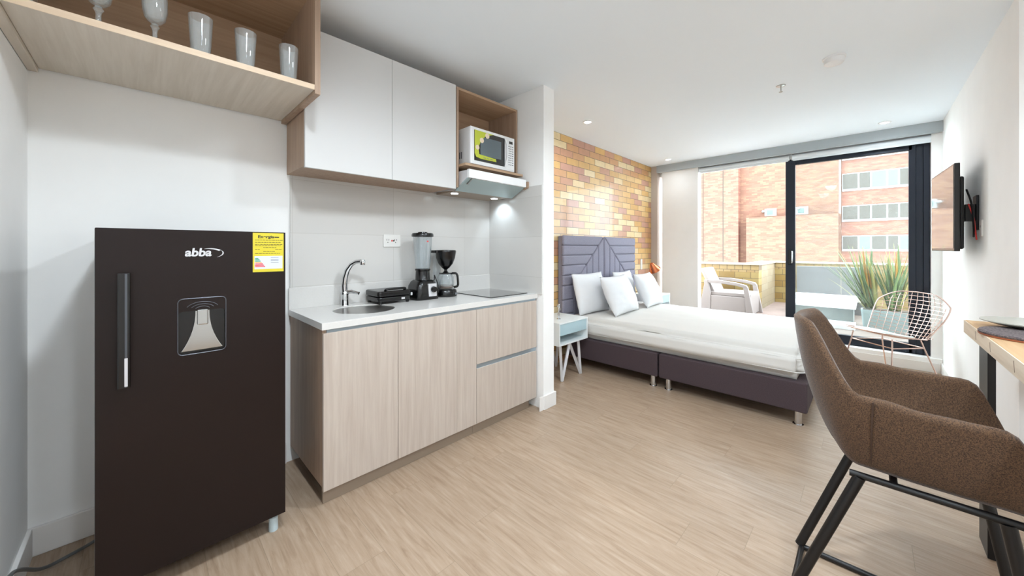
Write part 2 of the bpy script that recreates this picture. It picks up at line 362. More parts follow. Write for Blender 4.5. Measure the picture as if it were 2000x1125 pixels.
# window wall: left pier, threshold curb, lintel, right return
struct('wall_window', B(XW + .02, XW + .16, 1.80, 2.33, 0, H), M['wall'])
struct('trim_1', B(XW, XW + .2, 2.40, YW, 0, H), M['grommet'], bevel=.002)
struct('trim_2', B(XW - .03, XW + .03, YR, YW - .1, 2.49, H), M['pelmet'], bevel=.003)
struct('wall_lintel', B(XW + .1, XW + .25, YR, YW, 2.44, H), M['wall'])
struct('wall_threshold', B(XW, XW + .3, YR, 1.80, 0, .145), M['wall'], bevel=.003)
struct('wall_window_return', B(XW + .04, XW + .25, YR, -.475, 0, 2.5), M['wall'])
bm = B(XB, .60, YW - .015, YW, 0, .12); struct('baseboard_kitchen', bm, M['base'], bevel=.003)
struct('baseboard_side', B(XB, XB + .015, YE, YW - .015, 0, .12), M['base'], bevel=.003)
bm = B(2.236, 2.39, 1.836, 1.85, 0, .11); box(bm, 2.376, 2.39, 1.85, YW, 0, .11); box(bm, 2.19, 2.243, 1.843, 1.853, 0, .11)
struct('baseboard_partition', bm, M['base'], bevel=.002)
struct('baseboard_right', B(3.13, XW, YR, YR + .014, 0, .11), M['base'], bevel=.003)
struct('baseboard_window', B(XW - .014, XW, YR + .014, 2.4, 0, .10), M['base'], bevel=.003)
# backsplash tiles
struct('trim_3', B(.62, 2.243, YW - .012, YW, .92, 1.76), M['tile'])
struct('trim_4', B(2.233, 2.243, 1.862, YW - .012, .92, 1.80), M['tileY'])

# ---- sliding door
d = setp(bpy.data.objects.new('door_1', None), kind='structure'); COL.objects.link(d); d.location = (5.88, .15, .145); OFF[d] = Vector(d.location)
XD = 5.86
bm = B(XD, XD + .05, .665, .765, .15, 2.435); box(bm, XD, XD + .05, -.345, .665, 2.36, 2.435); box(bm, XD, XD + .05, -.345, .665, .15, .255); box(bm, XD, XD + .05, -.37, -.318, .15, 2.435)
obj('sash', bm, M['frame'], d, bevel=.003)
bm = B(XD - .01, XD + .07, -.47, -.425, .14, 2.45); box(bm, XD + .01, XD + .09, -.425, -.37, .14, 2.43); box(bm, XD - .01, XD + .09, -.47, .67, .118, .15); box(bm, XD + .052, XD + .09, -.47, 1.8, .118, .135)
obj('door_frame', bm, M['frame'], d, bevel=.003)
obj('pane', B(XD + .02, XD + .028, -.335, .675, .24, 2.37), M['pane'], d)
bm = B(XD - .012, XD, .705, .735, 1.08, 1.27); hb = obj('handle_plate', bm, M['black'], d, bevel=.003)
obj('door_handle', tube(nb(), bend([(XD - .01, .70, 1.26), (XD - .045, .69, 1.25), (XD - .05, .69, 1.11), (XD - .01, .70, 1.09)], .03), .006), M['chrome'], hb, smooth=True)

# ---- roller blinds rolled up under the pelmet
for i, (y0, y1) in enumerate(((.72, 1.79), (-.50, .69))):
    t = thing('roller_blind', ('shorter white rolled-up blind above the open half of the doorway', 'longer white rolled-up blind above the dark-framed glass panel')[i], 'blind', (XW + .075, (y0 + y1) / 2, 2.41), 'rolled-up window blinds')
    obj('fabric_roll', lathe(nb(), [(.034, y0), (.034, y1)], (XW + .075, 0, 2.455), 24, 'Y'), M['blind'], t, smooth=True)
    obj('hem_bar', B(XW + .05, XW + .06, y0 + .01, y1 - .01, 2.405, 2.43), M['blind'], t, bevel=.003)
    obj('bracket', B(XW + .04, XW + .10, y1, y1 + .006, 2.42, 2.49), M['white'], t)

# ================================================================== KITCHEN
# ---- sink base cabinet
t = thing('sink_cabinet', 'pale oak base cabinet with two plain doors under the round sink', 'cabinet', (1.1, 2.2, 0))
XL, XR, XS = .622, 2.236, 1.603
bm = B(XL, XL + .018, 1.932, 2.49, .098, .885); obj('side_panel', bm, M['oakZ'], t, bevel=.001, label='dark oak side panel')
obj('carcass', B(XL + .018, XS - .001, 1.935, 2.06, .10, .80), M['lam'], t)
obj('toe_kick', B(XL + .012, XS - .001, 1.962, 1.978, 0, .10), M['kick'], t)
for nme, a, b in (('door', XL - .001, 1.018), ('door', 1.021, 1.434), ('filler_panel', 1.435, 1.600)):
    obj(nme, B(a, b, 1.914, 1.932, .085, .868), M['lam'], t, bevel=.0015)
obj('grip_channel', B(XL + .018, XS - .001, 1.925, 1.934, .868, .884), M['gola'], t)
t = thing('drawer_cabinet', 'pale oak base cabinet with two wide drawers under the cooktop', 'cabinet', (1.92, 2.2, 0))
obj('carcass', B(XS + .001, XR, 1.935, 2.49, .10, .88), M['lam'], t)
obj('toe_kick', B(XS + .001, XR - .046, 1.962, 1.978, 0, .10), M['kick'], t)
obj('drawer', B(XS, XR - .006, 1.914, 1.932, .492, .868), M['lam'], t, bevel=.0015)
obj('drawer', B(XS, XR - .006, 1.914, 1.932, .085, .462), M['lam'], t, bevel=.0015)
obj('grip_channel', B(XS + .002, XR - .006, 1.922, 1.9345, .462, .492), M['gola'], t, label='blue-grey metal channel between the drawers')
obj('grip_channel', B(XS + .001, XR - .006, 1.925, 1.9345, .868, .884), M['gola'], t)
# ---- worktop with a round sink cut-out
def plate_hole(x0, x1, y0, y1, z0, z1, cx, cy, r, ry=None):
    ry = ry or r
    bm = nb(); angs = sorted(set([2 * PI * i / 64 for i in range(64)] + [math.atan2(y - cy, x - cx) % (2 * PI) for x in (x0, x1) for y in (y0, y1)]))
    def outer(a):
        c, s = math.cos(a), math.sin(a); k = 1e9
        if abs(c) > 1e-9: k = min(k, ((x1 if c > 0 else x0) - cx) / c)
        if abs(s) > 1e-9: k = min(k, ((y1 if s > 0 else y0) - cy) / s)
        return cx + c * k, cy + s * k
    rings = {}
    for z in (z0, z1):
        rings[z] = ([bm.verts.new((cx + r * math.cos(a), cy + ry * math.sin(a), z)) for a in angs], [bm.verts.new((*outer(a), z)) for a in angs])
    n = len(angs)
    for i in range(n):
        j = (i + 1) % n
        for z in (z0, z1): bm.faces.new((rings[z][0][i], rings[z][1][i], rings[z][1][j], rings[z][0][j]))
        for k in (0, 1): bm.faces.new((rings[z0][k][i], rings[z0][k][j], rings[z1][k][j], rings[z1][k][i]))
    bmesh.ops.recalc_face_normals(bm, faces=bm.faces); return bm
SX, SY, SR = .945, 2.19, .175
bm = plate_hole(.612, XR + .004, 1.908, 2.488, .886, .921, SX, SY, SR)
wt = thing('worktop', 'white quartz kitchen worktop with rounded sink cut-out and low upstand', 'worktop', (1.4, 2.2, .886))
obj('slab', bm, M['top'], wt, bevel=.0015)
obj('upstand', B(.612, 2.233, 2.481, 2.4879, .921, 1.05), M['top'], wt, bevel=.001)
t = thing('sink', 'round stainless steel sink bowl sunk in the white worktop', 'sink', (SX, SY, .75))
obj('bowl', lathe(nb(), [(SR + .008, .9155), (SR - .002, .9165), (SR - .006, .90), (SR - .012, .80), (SR - .045, .765), (.03, .757), (0, .757), (0, .755), (.03, .755), (SR - .045, .762), (SR - .010, .80), (SR - .001, .90)], (SX, SY, 0), 48), M['steel'], t, smooth=True)
obj('drain', lathe(nb(), [(.036, .7575), (.036, .761), (.026, .762), (.02, .759), (0, .759)], (SX, SY, 0), 24), M['chrome'], t, smooth=True)
t = thing('faucet', 'chrome swan-neck mixer tap standing behind the round sink', 'faucet', (.915, 2.425, .921))
obj('body', lathe(nb(), [(.026, .921), (.024, .925), (.023, .985), (.025, .99), (.025, 1.0), (.018, 1.012), (0, 1.012)], (.915, 2.425, 0), 28), M['chrome'], t, smooth=True)
pts = [(.915, 2.425, 1.0), (.912, 2.424, 1.05), (.915, 2.418, 1.10), (.925, 2.405, 1.15), (.942, 2.385, 1.185), (.962, 2.36, 1.203), (.982, 2.335, 1.206)]
obj('spout', tube(nb(), pts, [.02, .019, .0175, .016, .0145, .0135, .013], 16), M['chrome'], t, smooth=True)
obj('aerator', lathe(nb(), [(.015, 1.182), (.0165, 1.184), (.0165, 1.21), (.013, 1.216), (0, 1.216)], (.990, 2.325, 0), 20), M['chrome'], t, smooth=True)
hh = obj('lever', tube(nb(), [(.93, 2.415, 1.005), (.95, 2.40, 1.008), (.975, 2.38, 1.0), (.985, 2.37, .996)], [.012, .013, .010, .011], 12), M['chrome'], t, smooth=True)
# ---- cooktop
t = thing('cooktop', 'black glass cooktop set in the worktop beside the coffee maker', 'cooktop', (2.0, 2.22, .921))
bm = nb(); prism(bm, [(1.80, 2.452), (2.20, 2.452), (2.20, 1.985), (1.80, 1.985)], 'Z', .9215, .927); obj('glass_plate', bm, M['darkgloss'], t, bevel=.002)
# ---- outlet on tiles
t = thing('power_outlet', 'wide white double socket on the tiles above the worktop', 'socket', (1.272, 2.488, 1.345))
obj('plate', B(1.207, 1.340, 2.480, 2.488, 1.300, 1.390), M['sock'], t, bevel=.003)
for a in (1.240, 1.30):
    for dx in (-.008, .008): obj('slot', B(a + dx - .0015, a + dx + .0015, 2.4792, 2.4802, 1.345, 1.358), M['ink'], t)
    obj('slot', B(a - .003, a + .003, 2.4792, 2.4802, 1.33, 1.336), M['ink'], t)
obj('test_button', B(1.266, 1.277, 2.4785, 2.4802, 1.34, 1.35), M['red'], t); obj('reset_button', B(1.280, 1.290, 2.4785, 2.4802, 1.34, 1.35), M['ink'], t)
# ---- sandwich maker
t = thing('sandwich_maker', 'low black sandwich press on the worktop left of the blender', 'grill', (1.18, 2.30, .921))
bm = nb(); prism(bm, rrect(1.065, 1.30, 2.255, 2.455, .02), 'Z', .937, .967); obj('base', bm, M['black'], t, bevel=.006)
bm = nb(); prism(bm, rrect(1.062, 1.303, 2.252, 2.46, .022), 'Z', .970, 1.008); obj('lid', bm, M['black'], t, bevel=.010, seg=3)
obj('handle', tube(nb(), bend([(1.12, 2.285, 1.006), (1.12, 2.262, 1.02), (1.26, 2.262, 1.02), (1.26, 2.285, 1.006)], .02), .008), M['black'], t, smooth=True)
obj('latch', B(1.297, 1.309, 2.255, 2.275, .965, .985), M['silver'], t, bevel=.002)
obj('badge', B(1.225, 1.25, 2.2535, 2.2555, .945, .958), M['silver'], t)
ft = obj('foot', lathe(nb(), [(.010, .921), (.012, .925), (.012, .938)], (1.085, 2.275, 0), 12), M['black'], t, smooth=True)
for dx in ((.195, 0, 0), (0, .165, 0), (.195, .165, 0)): dup_part(ft, dx)
# ---- blender
bx, by = 1.435, 2.33
t = thing('blender', 'black kitchen blender with tall clear jar beside the coffee maker', 'blender', (bx, by, .921))
bm = nb()
for (w_, d_, z) in ():
    pass
def loft(secs, n=6):
    """sections (cx,cy,hw,hd,r,z) of rounded rectangles lofted into a solid"""
    bm = nb(); rings = []
    for cx, cy, hw, hd, r, z in secs: rings.append([bm.verts.new((p[0], p[1], z)) for p in rrect(cx - hw, cx + hw, cy - hd, cy + hd, r, n)])
    k = len(rings[0])
    for a, b in zip(rings, rings[1:]):
        for i in range(k): bm.faces.new((a[i], a[(i + 1) % k], b[(i + 1) % k], b[i]))
    bm.faces.new(rings[0]); bm.faces.new(rings[-1]); bmesh.ops.recalc_face_normals(bm, faces=bm.faces); return bm
obj('motor_base', loft([(bx, by, .092, .085, .03, .922), (bx, by, .094, .088, .035, .94), (bx, by, .085, .08, .035, 1.02), (bx, by, .07, .07, .035, 1.05), (bx, by, .058, .058, .035, 1.06)]), M['black'], t, smooth=True)
obj('collar', lathe(nb(), [(.056, 1.06), (.053, 1.065), (.05, 1.125), (.055, 1.13), (.055, 1.14), (0, 1.14)], (bx, by, 0), 28), M['black'], t, smooth=True)
jr = [(.048, 1.14), (.052, 1.16), (.060, 1.25), (.068, 1.37), (.072, 1.378), (.066, 1.378), (.058, 1.25), (.049, 1.16), (.045, 1.144), (0, 1.143)]
j = obj('jar', lathe(nb(), jr, (bx, by, 0), 32), M['jar'], t, smooth=True)
bm = nb()
for k in range(5):
    a = PI + k * 2 * PI / 5 + .3; tube(bm, [(bx + .052 * math.cos(a), by + .052 * math.sin(a), 1.16), (bx + .066 * math.cos(a), by + .066 * math.sin(a), 1.36)], .003, 6)
obj('jar_rib', bm, M['jar'], j, smooth=True)
obj('jar_mark', B(bx - .006, bx + .006, by - .067, by - .0655, 1.335, 1.345), M['red'], j)
obj('lid', lathe(nb(), [(.070, 1.372), (.079, 1.376), (.079, 1.39), (.074, 1.400), (.035, 1.402), (.033, 1.41), (0, 1.41)], (bx, by, 0), 12), M['black'], t, smooth=True)
obj('control_plate', loft([(bx + .03, by - .082, .034, .012, .01, .945), (bx + .03, by - .076, .036, .012, .01, 1.035)]), M['silver'], t, smooth=True)
kb = obj('knob', lathe(nb(), [(.022, 0), (.02, -.016), (0, -.016)], (bx + .032, by - .094, .995), 24, 'Y'), M['black'], t, smooth=True)
obj('power_cord', tube(nb(), [(bx + .085, by + .02, .99), (bx + .10, by - .0, 1.06), (bx + .088, by - .02, 1.09), (bx + .10, by - .045, 1.03), (bx + .105, by - .05, .96)], .004, 8), M['black'], t, smooth=True)
# ---- coffee maker
qx, qy = 1.645, 2.34
t = thing('coffee_maker', 'black drip coffee maker with glass jug between blender and cooktop', 'coffee maker', (qx, qy, .921))
obj('base', lathe(nb(), [(.086, .922), (.088, .93), (.084, .965), (.075, .975), (0, .975)], (qx, qy, 0), 36), M['black'], t, smooth=True)
obj('filter_funnel', lathe(nb(), [(.012, 1.125), (.030, 1.14), (.055, 1.17), (.072, 1.215), (.080, 1.26), (.081, 1.268), (.076, 1.276), (0, 1.279)], (qx, qy, 0), 36), M['black'], t, smooth=True)
obj('funnel_spout', lathe(nb(), [(.026, 1.10), (.012, 1.115), (.012, 1.13)], (qx, qy, 0), 20), M['black'], t, smooth=True)
obj('water_column', loft([(qx - .035, qy + .07, .03, .018, .014, .96), (qx - .035, qy + .07, .03, .018, .014, 1.26)]), M['jar'], t, smooth=True)
obj('arm', loft([(qx - .045, qy + .035, .055, .05, .02, 1.255), (qx - .045, qy + .035, .055, .05, .02, 1.275)]), M['black'], t, smooth=True)
jg = obj('jug', lathe(nb(), [(.05, .978), (.062, .99), (.066, 1.03), (.060, 1.07), (.048, 1.092), (.046, 1.092), (.058, 1.07), (.063, 1.03), (.059, .992), (0, .982)], (qx, qy, 0), 32), M['jar'], t, smooth=True)
obj('jug_lid', lathe(nb(), [(.05, 1.092), (.05, 1.10), (0, 1.103)], (qx, qy, 0), 28), M['black'], jg, smooth=True)
obj('jug_handle', tube(nb(), bend([(qx + .03, qy - .04, 1.097), (qx + .06, qy - .07, 1.097), (qx + .065, qy - .075, .995), (qx + .04, qy - .05, .99)], .03), .011, 10, flat=.8), M['black'], jg, smooth=True)
obj('coffee', lathe(nb(), [(.054, .984), (.057, .992), (.06, 1.005), (0, 1.005)], (qx, qy, 0), 24), plain('cold_coffee', lin(122, 78, 44), .2), jg, smooth=True)
obj('switch', B(qx + .03, qx + .05, qy - .085, qy - .078, .935, .95), M['greyink'], t)

# ---- upper cabinet, two white doors
t = thing('wall_cabinet', 'white two-door wall cabinet with oak side under the ceiling', 'cabinet', (1.1, 2.3, 1.73))
obj('carcass', B(.602, 1.596, 2.15, 2.49, 1.732, 2.47), M['oakZ'], t, bevel=.001)
obj('door', B(.600, 1.0935, 2.130, 2.149, 1.722, 2.475), M['whdoor'], t, bevel=.0015)
obj('door', B(1.0955, 1.588, 2.130, 2.149, 1.722, 2.475), M['whdoor'], t, bevel=.0015)
# ---- niche cabinet
t = thing('niche_cabinet', 'open oak niche cabinet holding the microwave above the hood', 'cabinet', (1.92, 2.3, 1.885))
NX0, NX1 = 1.598, 2.238
obj('side_panel', B(NX0, NX0 + .018, 2.135, 2.49, 1.735, 2.47), M['oakZ'], t, bevel=.001)
obj('side_panel', B(NX1 - .018, NX1, 2.135, 2.49, 1.886, 2.47), M['oakZ'], t, bevel=.001)
obj('top_board', B(NX0 + .018, NX1 - .018, 2.135, 2.49, 2.452, 2.47), M['oak'], t, bevel=.001)
obj('bottom_board', B(NX0 + .018, NX1 - .018, 2.055, 2.49, 1.888, 1.906), M['oak'], t, bevel=.001)
obj('back_panel', B(NX0 + .018, NX1 - .018, 2.482, 2.489, 1.906, 2.452), M['oak'], t)
# ---- microwave
t = thing('microwave', 'small white microwave with a lime green sticker on its dark door', 'microwave', (1.92, 2.27, 1.907))
mx0, mx1, my0, my1, mz0, mz1 = 1.685, 2.150, 2.085, 2.44, 1.918, 2.195
obj('housing', B(mx0, mx1, my0 + .012, my1, mz0, mz1), M['white'], t, bevel=.006)
obj('front_panel', B(mx0, mx1, my0, my0 + .012, mz0, mz1), M['white'], t, bevel=.004)
dr = obj('door_window', B(mx0 + .035, mx1 - .115, my0 - .003, my0 + .002, mz0 + .028, mz1 - .022), M['darkgloss'], t, bevel=.002)
obj('viewing_glass', B(mx0 + .095, mx1 - .155, my0 - .0045, my0 - .003, mz0 + .075, mz1 - .06), plain('microwave_window', lin(96, 108, 114), .15), dr, bevel=.001)
bm = nb(); prism(bm, [(mx0 + .036, mz1 - .023), (mx0 + .23, mz1 - .023), (mx0 + .15, mz1 - .045), (mx0 + .10, mz1 - .09), (mx0 + .07, mz1 - .15), (mx0 + .08, mz0 + .078), (mx0 + .25, mz0 + .07), (mx0 + .255, mz0 + .048), (mx0 + .1, mz0 + .046), (mx0 + .05, mz0 + .055), (mx0 + .036, mz0 + .08)], 'Y', my0 - .0062, my0 - .005)
st = obj('sticker', bm, M['lime'], dr, label='lime green promotional sticker')
for dx, dz, r in ((.16, -.045, .021), (.105, -.09, .02), (.062, -.15, .018)): obj('sticker_picture', lathe(nb(), [(r, 0), (r, -.001)], (mx0 + dx, my0 - .0062, mz1 + dz), 20, 'Y', 1, 1), M['cream'], st)
me = face_negY(text_mesh('Fácil limpieza', .012, .0003, align='CENTER'), mx0 + .17, my0 - .0066, mz0 + .054) if False else None
bm = nb()
for k in range(3): box(bm, mx0 + .12 + k * .035, mx0 + .145 + k * .035, my0 - .0068, my0 - .0062, mz0 + .056, mz0 + .061)
obj('sticker_print', bm, M['greyink'], st)
obj('handle', tube(nb(), [(mx1 - .112, my0 - .004, mz0 + .03), (mx1 - .105, my0 - .022, mz0 + .09), (mx1 - .103, my0 - .027, mz0 + .14), (mx1 - .105, my0 - .022, mz0 + .2), (mx1 - .112, my0 - .004, mz1 - .025)], .007, 10), M['white'], dr, smooth=True)
cp = obj('control_panel', B(mx1 - .095, mx1 - .006, my0 - .002, my0 + .001, mz0 + .01, mz1 - .01), M['white'], t, bevel=.001)
obj('display', B(mx1 - .065, mx1 - .025, my0 - .003, my0 - .0015, mz1 - .055, mz1 - .033), M['darkgloss'], cp)
bm = nb()
for r in range(9):
    for c in range(3): box(bm, mx1 - .072 + c * .021, mx1 - .059 + c * .021, my0 - .003, my0 - .0015, mz1 - .08 - r * .0185, mz1 - .073 - r * .0185)
obj('buttons', bm, M['greyink'], cp)
bm = nb()
for k in range(4): box(bm, mx0 - .001, mx0 + .001, my0 + .10 + k * .022, my0 + .112 + k * .022, mz0 + .05, mz0 + .10)
obj('vent', bm, M['greyink'], t)
ft = obj('foot', lathe(nb(), [(.010, 1.907), (.010, 1.919)], (mx0 + .03, my0 + .03, 0), 12), M['black'], t)
for dx in ((.405, 0, 0), (0, .28, 0), (.405, .28, 0)): dup_part(ft, dx)
# ---- hood
t = thing('range_hood', 'slim silver range hood with two small lamps under the niche', 'range hood', (1.92, 2.2, 1.73))
hx0, hx1 = 1.62, 2.215
bm = nb(); prism(bm, [(2.035, 1.852), (2.47, 1.86), (2.47, 1.74), (2.17, 1.722), (2.035, 1.79)], 'X', hx0, hx1); obj('housing', bm, M['silver'], t, bevel=.002)
obj('front_strip', B(hx0 - .005, hx1 + .0, 2.012, 2.036, 1.793, 1.855), M['white'], t, bevel=.003)
bm = nb(); prism(bm, [(2.03, 1.792), (2.18, 1.716), (2.184, 1.721), (2.035, 1.798)], 'X', hx0 - .004, hx1 + .0); obj('visor', bm, M['hoodglass'], t, bevel=.001)
bm = nb(); prism(bm, [(2.02, 1.795), (2.028, 1.80), (2.09, 1.765), (2.082, 1.755)], 'X', hx0 + .03, hx0 + .042); obj('visor_arm', bm, M['steel'], t)
obj('filter_plate', B(hx0 + .02, hx1 - .02, 2.19, 2.46, 1.718, 1.735), M['kick'], t, bevel=.002)
bm = nb(); prism(bm, [(2.02, 1.80), (2.135, 1.735), (2.02, 1.735)][:0] or [(2.0, 1.84), (2.05, 1.84), (2.05, 1.775), (2.0, 1.79)], 'X', hx1 + .004, hx1 + .02); obj('filler_block', bm, M['oakZ'], t)
bs = []
for i, x in enumerate((1.70, 2.12)):
    obj('lamp_lens', lathe(nb(), [(.028, 1.7155), (.028, 1.7195)], (x, 2.30, 0), 24), M['hlight'], t)
    ld = bpy.data.lights.new('hood_lamp', 'SPOT'); ld.energy = (1.0, 3.0)[i]; ld.color = (.72, .88, 1); ld.spot_size = math.radians(110); ld.spot_blend = .6; ld.shadow_soft_size = .02
    lo = bpy.data.objects.new('hood_lamp', ld); COL.objects.link(lo); lo.location = Vector((x, 2.30, 1.712)) - OFF[t]; lo.parent = t
    if i: lo.rotation_euler = (0, math.radians(-28), 0)

# ---- open shelf above the fridge
t = thing('open_shelf', 'open oak wall shelf above the fridge holding glassware', 'shelf', (.13, 2.2, 2.03))
SY0 = 1.885
obj('bottom_board', B(-.31, .572, SY0, 2.488, 2.047, 2.072), M['lamY'], t, bevel=.001, label='pale oak bottom board')
obj('edge_strip', B(-.31, .572, SY0 - .002, SY0, 2.0475, 2.0715), M['oakedge'], t)
obj('side_panel', B(-.338, -.311, SY0 - .002, 2.488, 2.03, 2.598), M['lamY'], t, bevel=.001)
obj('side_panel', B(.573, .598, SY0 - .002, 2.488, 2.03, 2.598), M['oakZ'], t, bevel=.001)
obj('back_panel', B(-.311, .573, 2.478, 2.488, 2.072, 2.53), M['oak'], t)
obj('top_board', B(-.311, .573, SY0, 2.488, 2.53, 2.555), M['oak'], t)
# glasses
GG = 'glassware on the open shelf'
tp = [(.030, 0), (.031, .004), (.040, .165), (.0385, .165), (.0295, .010), (0, .008), (0, 0)]
def tumbler(x, y, label):
    bm = nb(); lathe(bm, tp, (0, 0, 0), 32)
    o = obj('drinking_glass', bm, M['glass'], None, smooth=True); o.location = (x, y, 2.0722); return setp(o, label, 'glass', GG)
g0 = tumbler(.164, 1.955, 'straight clear tumbler beside the stemmed goblets, leftmost of the three tumblers')
dup(g0, (.314, 1.95, 2.0722), 'straight clear tumbler, middle of the three tumblers on the shelf')
dup(g0, (.480, 1.95, 2.0722), 'straight clear tumbler closest to the right end panel of the shelf')
def goblet(x, y, label):
    t = thing('wine_glass', label, 'glass', (x, y, 2.0722), GG)
    obj('stem', lathe(nb(), [(.034, 0), (.033, .003), (.012, .008), (.008, .02), (.007, .05), (.010, .062), (.014, .068), (.010, .074), (.008, .08)], (0, 0, 0), 24), M['glass'], t, smooth=True, local=True)
    obj('bowl', lathe(nb(), [(.008, .078), (.02, .086), (.030, .10), (.036, .13), (.037, .17), (.034, .21), (.032, .21), (.035, .17), (.034, .13), (.026, .104), (.012, .094), (0, .092)], (0, 0, 0), 28), M['glass'], t, smooth=True, local=True)
    return t
g1 = goblet(.030, 1.955, 'stemmed clear goblet standing next to the leftmost tumbler')
dup(g1, (-.113, 1.955, 2.0722), 'stemmed clear goblet, middle of the three goblets')
dup(g1, (-.262, 1.955, 2.0722), 'stemmed clear goblet at the left end of the open shelf')

# ---- fridge
t = thing('refrigerator', 'tall black-brown single-door fridge with water dispenser', 'fridge', (.168, 2.17, 0))
fx0, fx1, fy, fz0, fz1 = -.120, .456, 1.90, .085, 1.3625
obj('body', B(fx0 + .006, fx1 - .006, fy + .06, 2.45, fz0 + .02, fz1 - .004), M['blackm'], t, bevel=.006)
# door: ring plate around the dispenser recess
px0, px1, pz0, pz1 = .088, .243, .868, 1.096
bm = nb(); prism(bm, [(fx0, fz0), (fx1, fz0), (fx1, fz1), (fx0, fz1)], 'Y', fy + .012, fy + .058)
obj('door_core', bm, M['fridgeg'], t, bevel=.004)
bm = nb()
def rect_ring(bm, X0, X1, Z0, Z1, a0, a1, b0, b1, y0, y1, r=.02):
    raw = rrect(a0, a1, b0, b1, r, 6); inner = []
    for i, p in enumerate(raw):
        q = raw[(i + 1) % len(raw)]; k_ = 1 if math.dist(p, q) < .02 else 16
        inner += [(p[0] + (q[0] - p[0]) * j / k_, p[1] + (q[1] - p[1]) * j / k_) for j in range(k_)]
    n = len(inner); cx, cz = (a0 + a1) / 2, (b0 + b1) / 2
    def outer(p):
        dx, dz = p[0] - cx, p[1] - cz; k = min([((X1 if dx > 0 else X0) - cx) / dx if abs(dx) > 1e-9 else 1e9, ((Z1 if dz > 0 else Z0) - cz) / dz if abs(dz) > 1e-9 else 1e9])
        return (cx + dx * k, cz + dz * k)
    pts = [(p, outer(p)) for p in inner]
    # insert exact outer corners
    full = []
    for i in range(n):
        full.append(pts[i]); a = pts[i][1]; b = pts[(i + 1) % n][1]
        for c in ((X0, Z0), (X1, Z0), (X1, Z1), (X0, Z1)):
            on = lambda q: (abs(q[0] - c[0]) < 1e-6, abs(q[1] - c[1]) < 1e-6)
            if any(on(a)) and any(on(b)) and on(a) != on(b) and not all(on(a)) and not all(on(b)):
                m_ = ((inner[i][0] + inner[(i + 1) % n][0]) / 2, (inner[i][1] + inner[(i + 1) % n][1]) / 2); full.append((m_, c))
    F = [[bm.verts.new((p[0], y, p[1])) for p, _ in full] for y in (y0, y1)]; O = [[bm.verts.new((q[0], y, q[1])) for _, q in full] for y in (y0, y1)]
    k = len(full)
    for i in range(k):
        j = (i + 1) % k
        for s in (0, 1): bm.faces.new((F[s][i], F[s][j], O[s][j], O[s][i]))
        bm.faces.new((F[0][i], F[0][j], F[1][j], F[1][i])); bm.faces.new((O[0][i], O[0][j], O[1][j], O[1][i]))
    bmesh.ops.recalc_face_normals(bm, faces=bm.faces); return bm
dr = obj('door', rect_ring(bm, fx0 + .002, fx1 - .002, fz0, fz1 - .001, px0, px1, pz0, pz1, fy, fy + .012), M['fridge'], t)
# dispenser
ds = obj('water_dispenser', rect_ring(nb(), px0, px1, pz0, pz1, px0 + .006, px1 - .006, pz0 + .007, 1.043, fy - .0005, fy + .013, .014), M['fridge'], t)
obj('recess', B(px0 + .002, px1 - .002, fy + .0115, fy + .0125, pz0 + .002, pz1 - .002), M['black'], ds)
obj('rim', tube(nb(), [(x, fy - .001, z) for x, z in rrect(px0 + .004, px1 - .004, pz0 + .005, pz1 - .004, .016)], .0017, 6, True), M['fridgeg'], ds, smooth=True)
bm = nb(); cxd = (px0 + px1) / 2; L_ = []; R_ = []
for i in range(9):
    s = i / 8; z = 1.043 - s * .158; hw = .022 + .042 * s ** 2.2; L_.append((cxd - hw, z)); R_.append((cxd + hw, z))
prism(bm, L_ + R_[::-1], 'Y', fy + .004, fy + .0115); obj('apron', bm, M['inox'], ds, bevel=.002)
pd = obj('paddle', B(cxd - .017, cxd + .017, fy - .006, fy + .006, .985, 1.046), M['inox'], ds, bevel=.004)
obj('paddle_insert', B(cxd - .012, cxd + .012, fy - .0068, fy - .005, .990, 1.036), plain('paddle_taupe', lin(176, 160, 146), .4), pd) if False else None
bm = nb()
for k, r in enumerate((.02, .032, .044)): tube(bm, [(cxd + r * 1.2 * math.sin(a), fy - .0008, 1.044 + r * .75 * math.cos(a)) for a in [(-1.1 + .22 * i) for i in range(11)]], .0012, 5)
obj('ripple_relief', bm, M['fridgeg'], ds, smooth=True)
# handle
hd = obj('handle', loft([(0, 0, .016, .009, .004, .80), (0, 0, .016, .009, .004, 1.203)]), M['black'], t, bevel=.001)
hd.data.transform(Matrix.Translation((-.049 - 0 , 1.862, 0)) ); 
for v in (.83, 1.17): obj('handle_post', B(-.058, -.040, 1.868, 1.901, v - .012, v + .012), M['black'], hd)
obj('handle_trim', B(-.0465, -.0405, 1.851, 1.8535, .803, 1.20), M['fridgeg'], hd); obj('handle_badge', B(-.0475, -.0395, 1.850, 1.8512, .806, .905), M['silver'], hd)
# logo
me = face_negY(text_mesh('abba', .044, .0008, .0013, .12, sx=.98), .112, fy - .0006, 1.2595)
lg = obj('logo', me, M['silver'], t)
bm = nb(); arc = []
for i in range(17):
    a = math.radians(118 - 178 * i / 16); arc.append((.190 + .042 * math.cos(a), 1.271 + .0195 * math.sin(a)))
wd = [.0006 + .0042 * math.sin(PI * (i / 16) ** .8) for i in range(17)]
out = [(x, z) for x, z in arc]; inn = [(x - wd[i] * 1.1, z - wd[i] * (.9 if i < 8 else -.6)) for i, (x, z) in enumerate(arc)]
for i in range(16):
    prism(bm, [out[i], out[i + 1], inn[i + 1], inn[i]], 'Y', fy - .0014, fy - .0002)
obj('logo_swoosh', bm, M['silver'], lg)
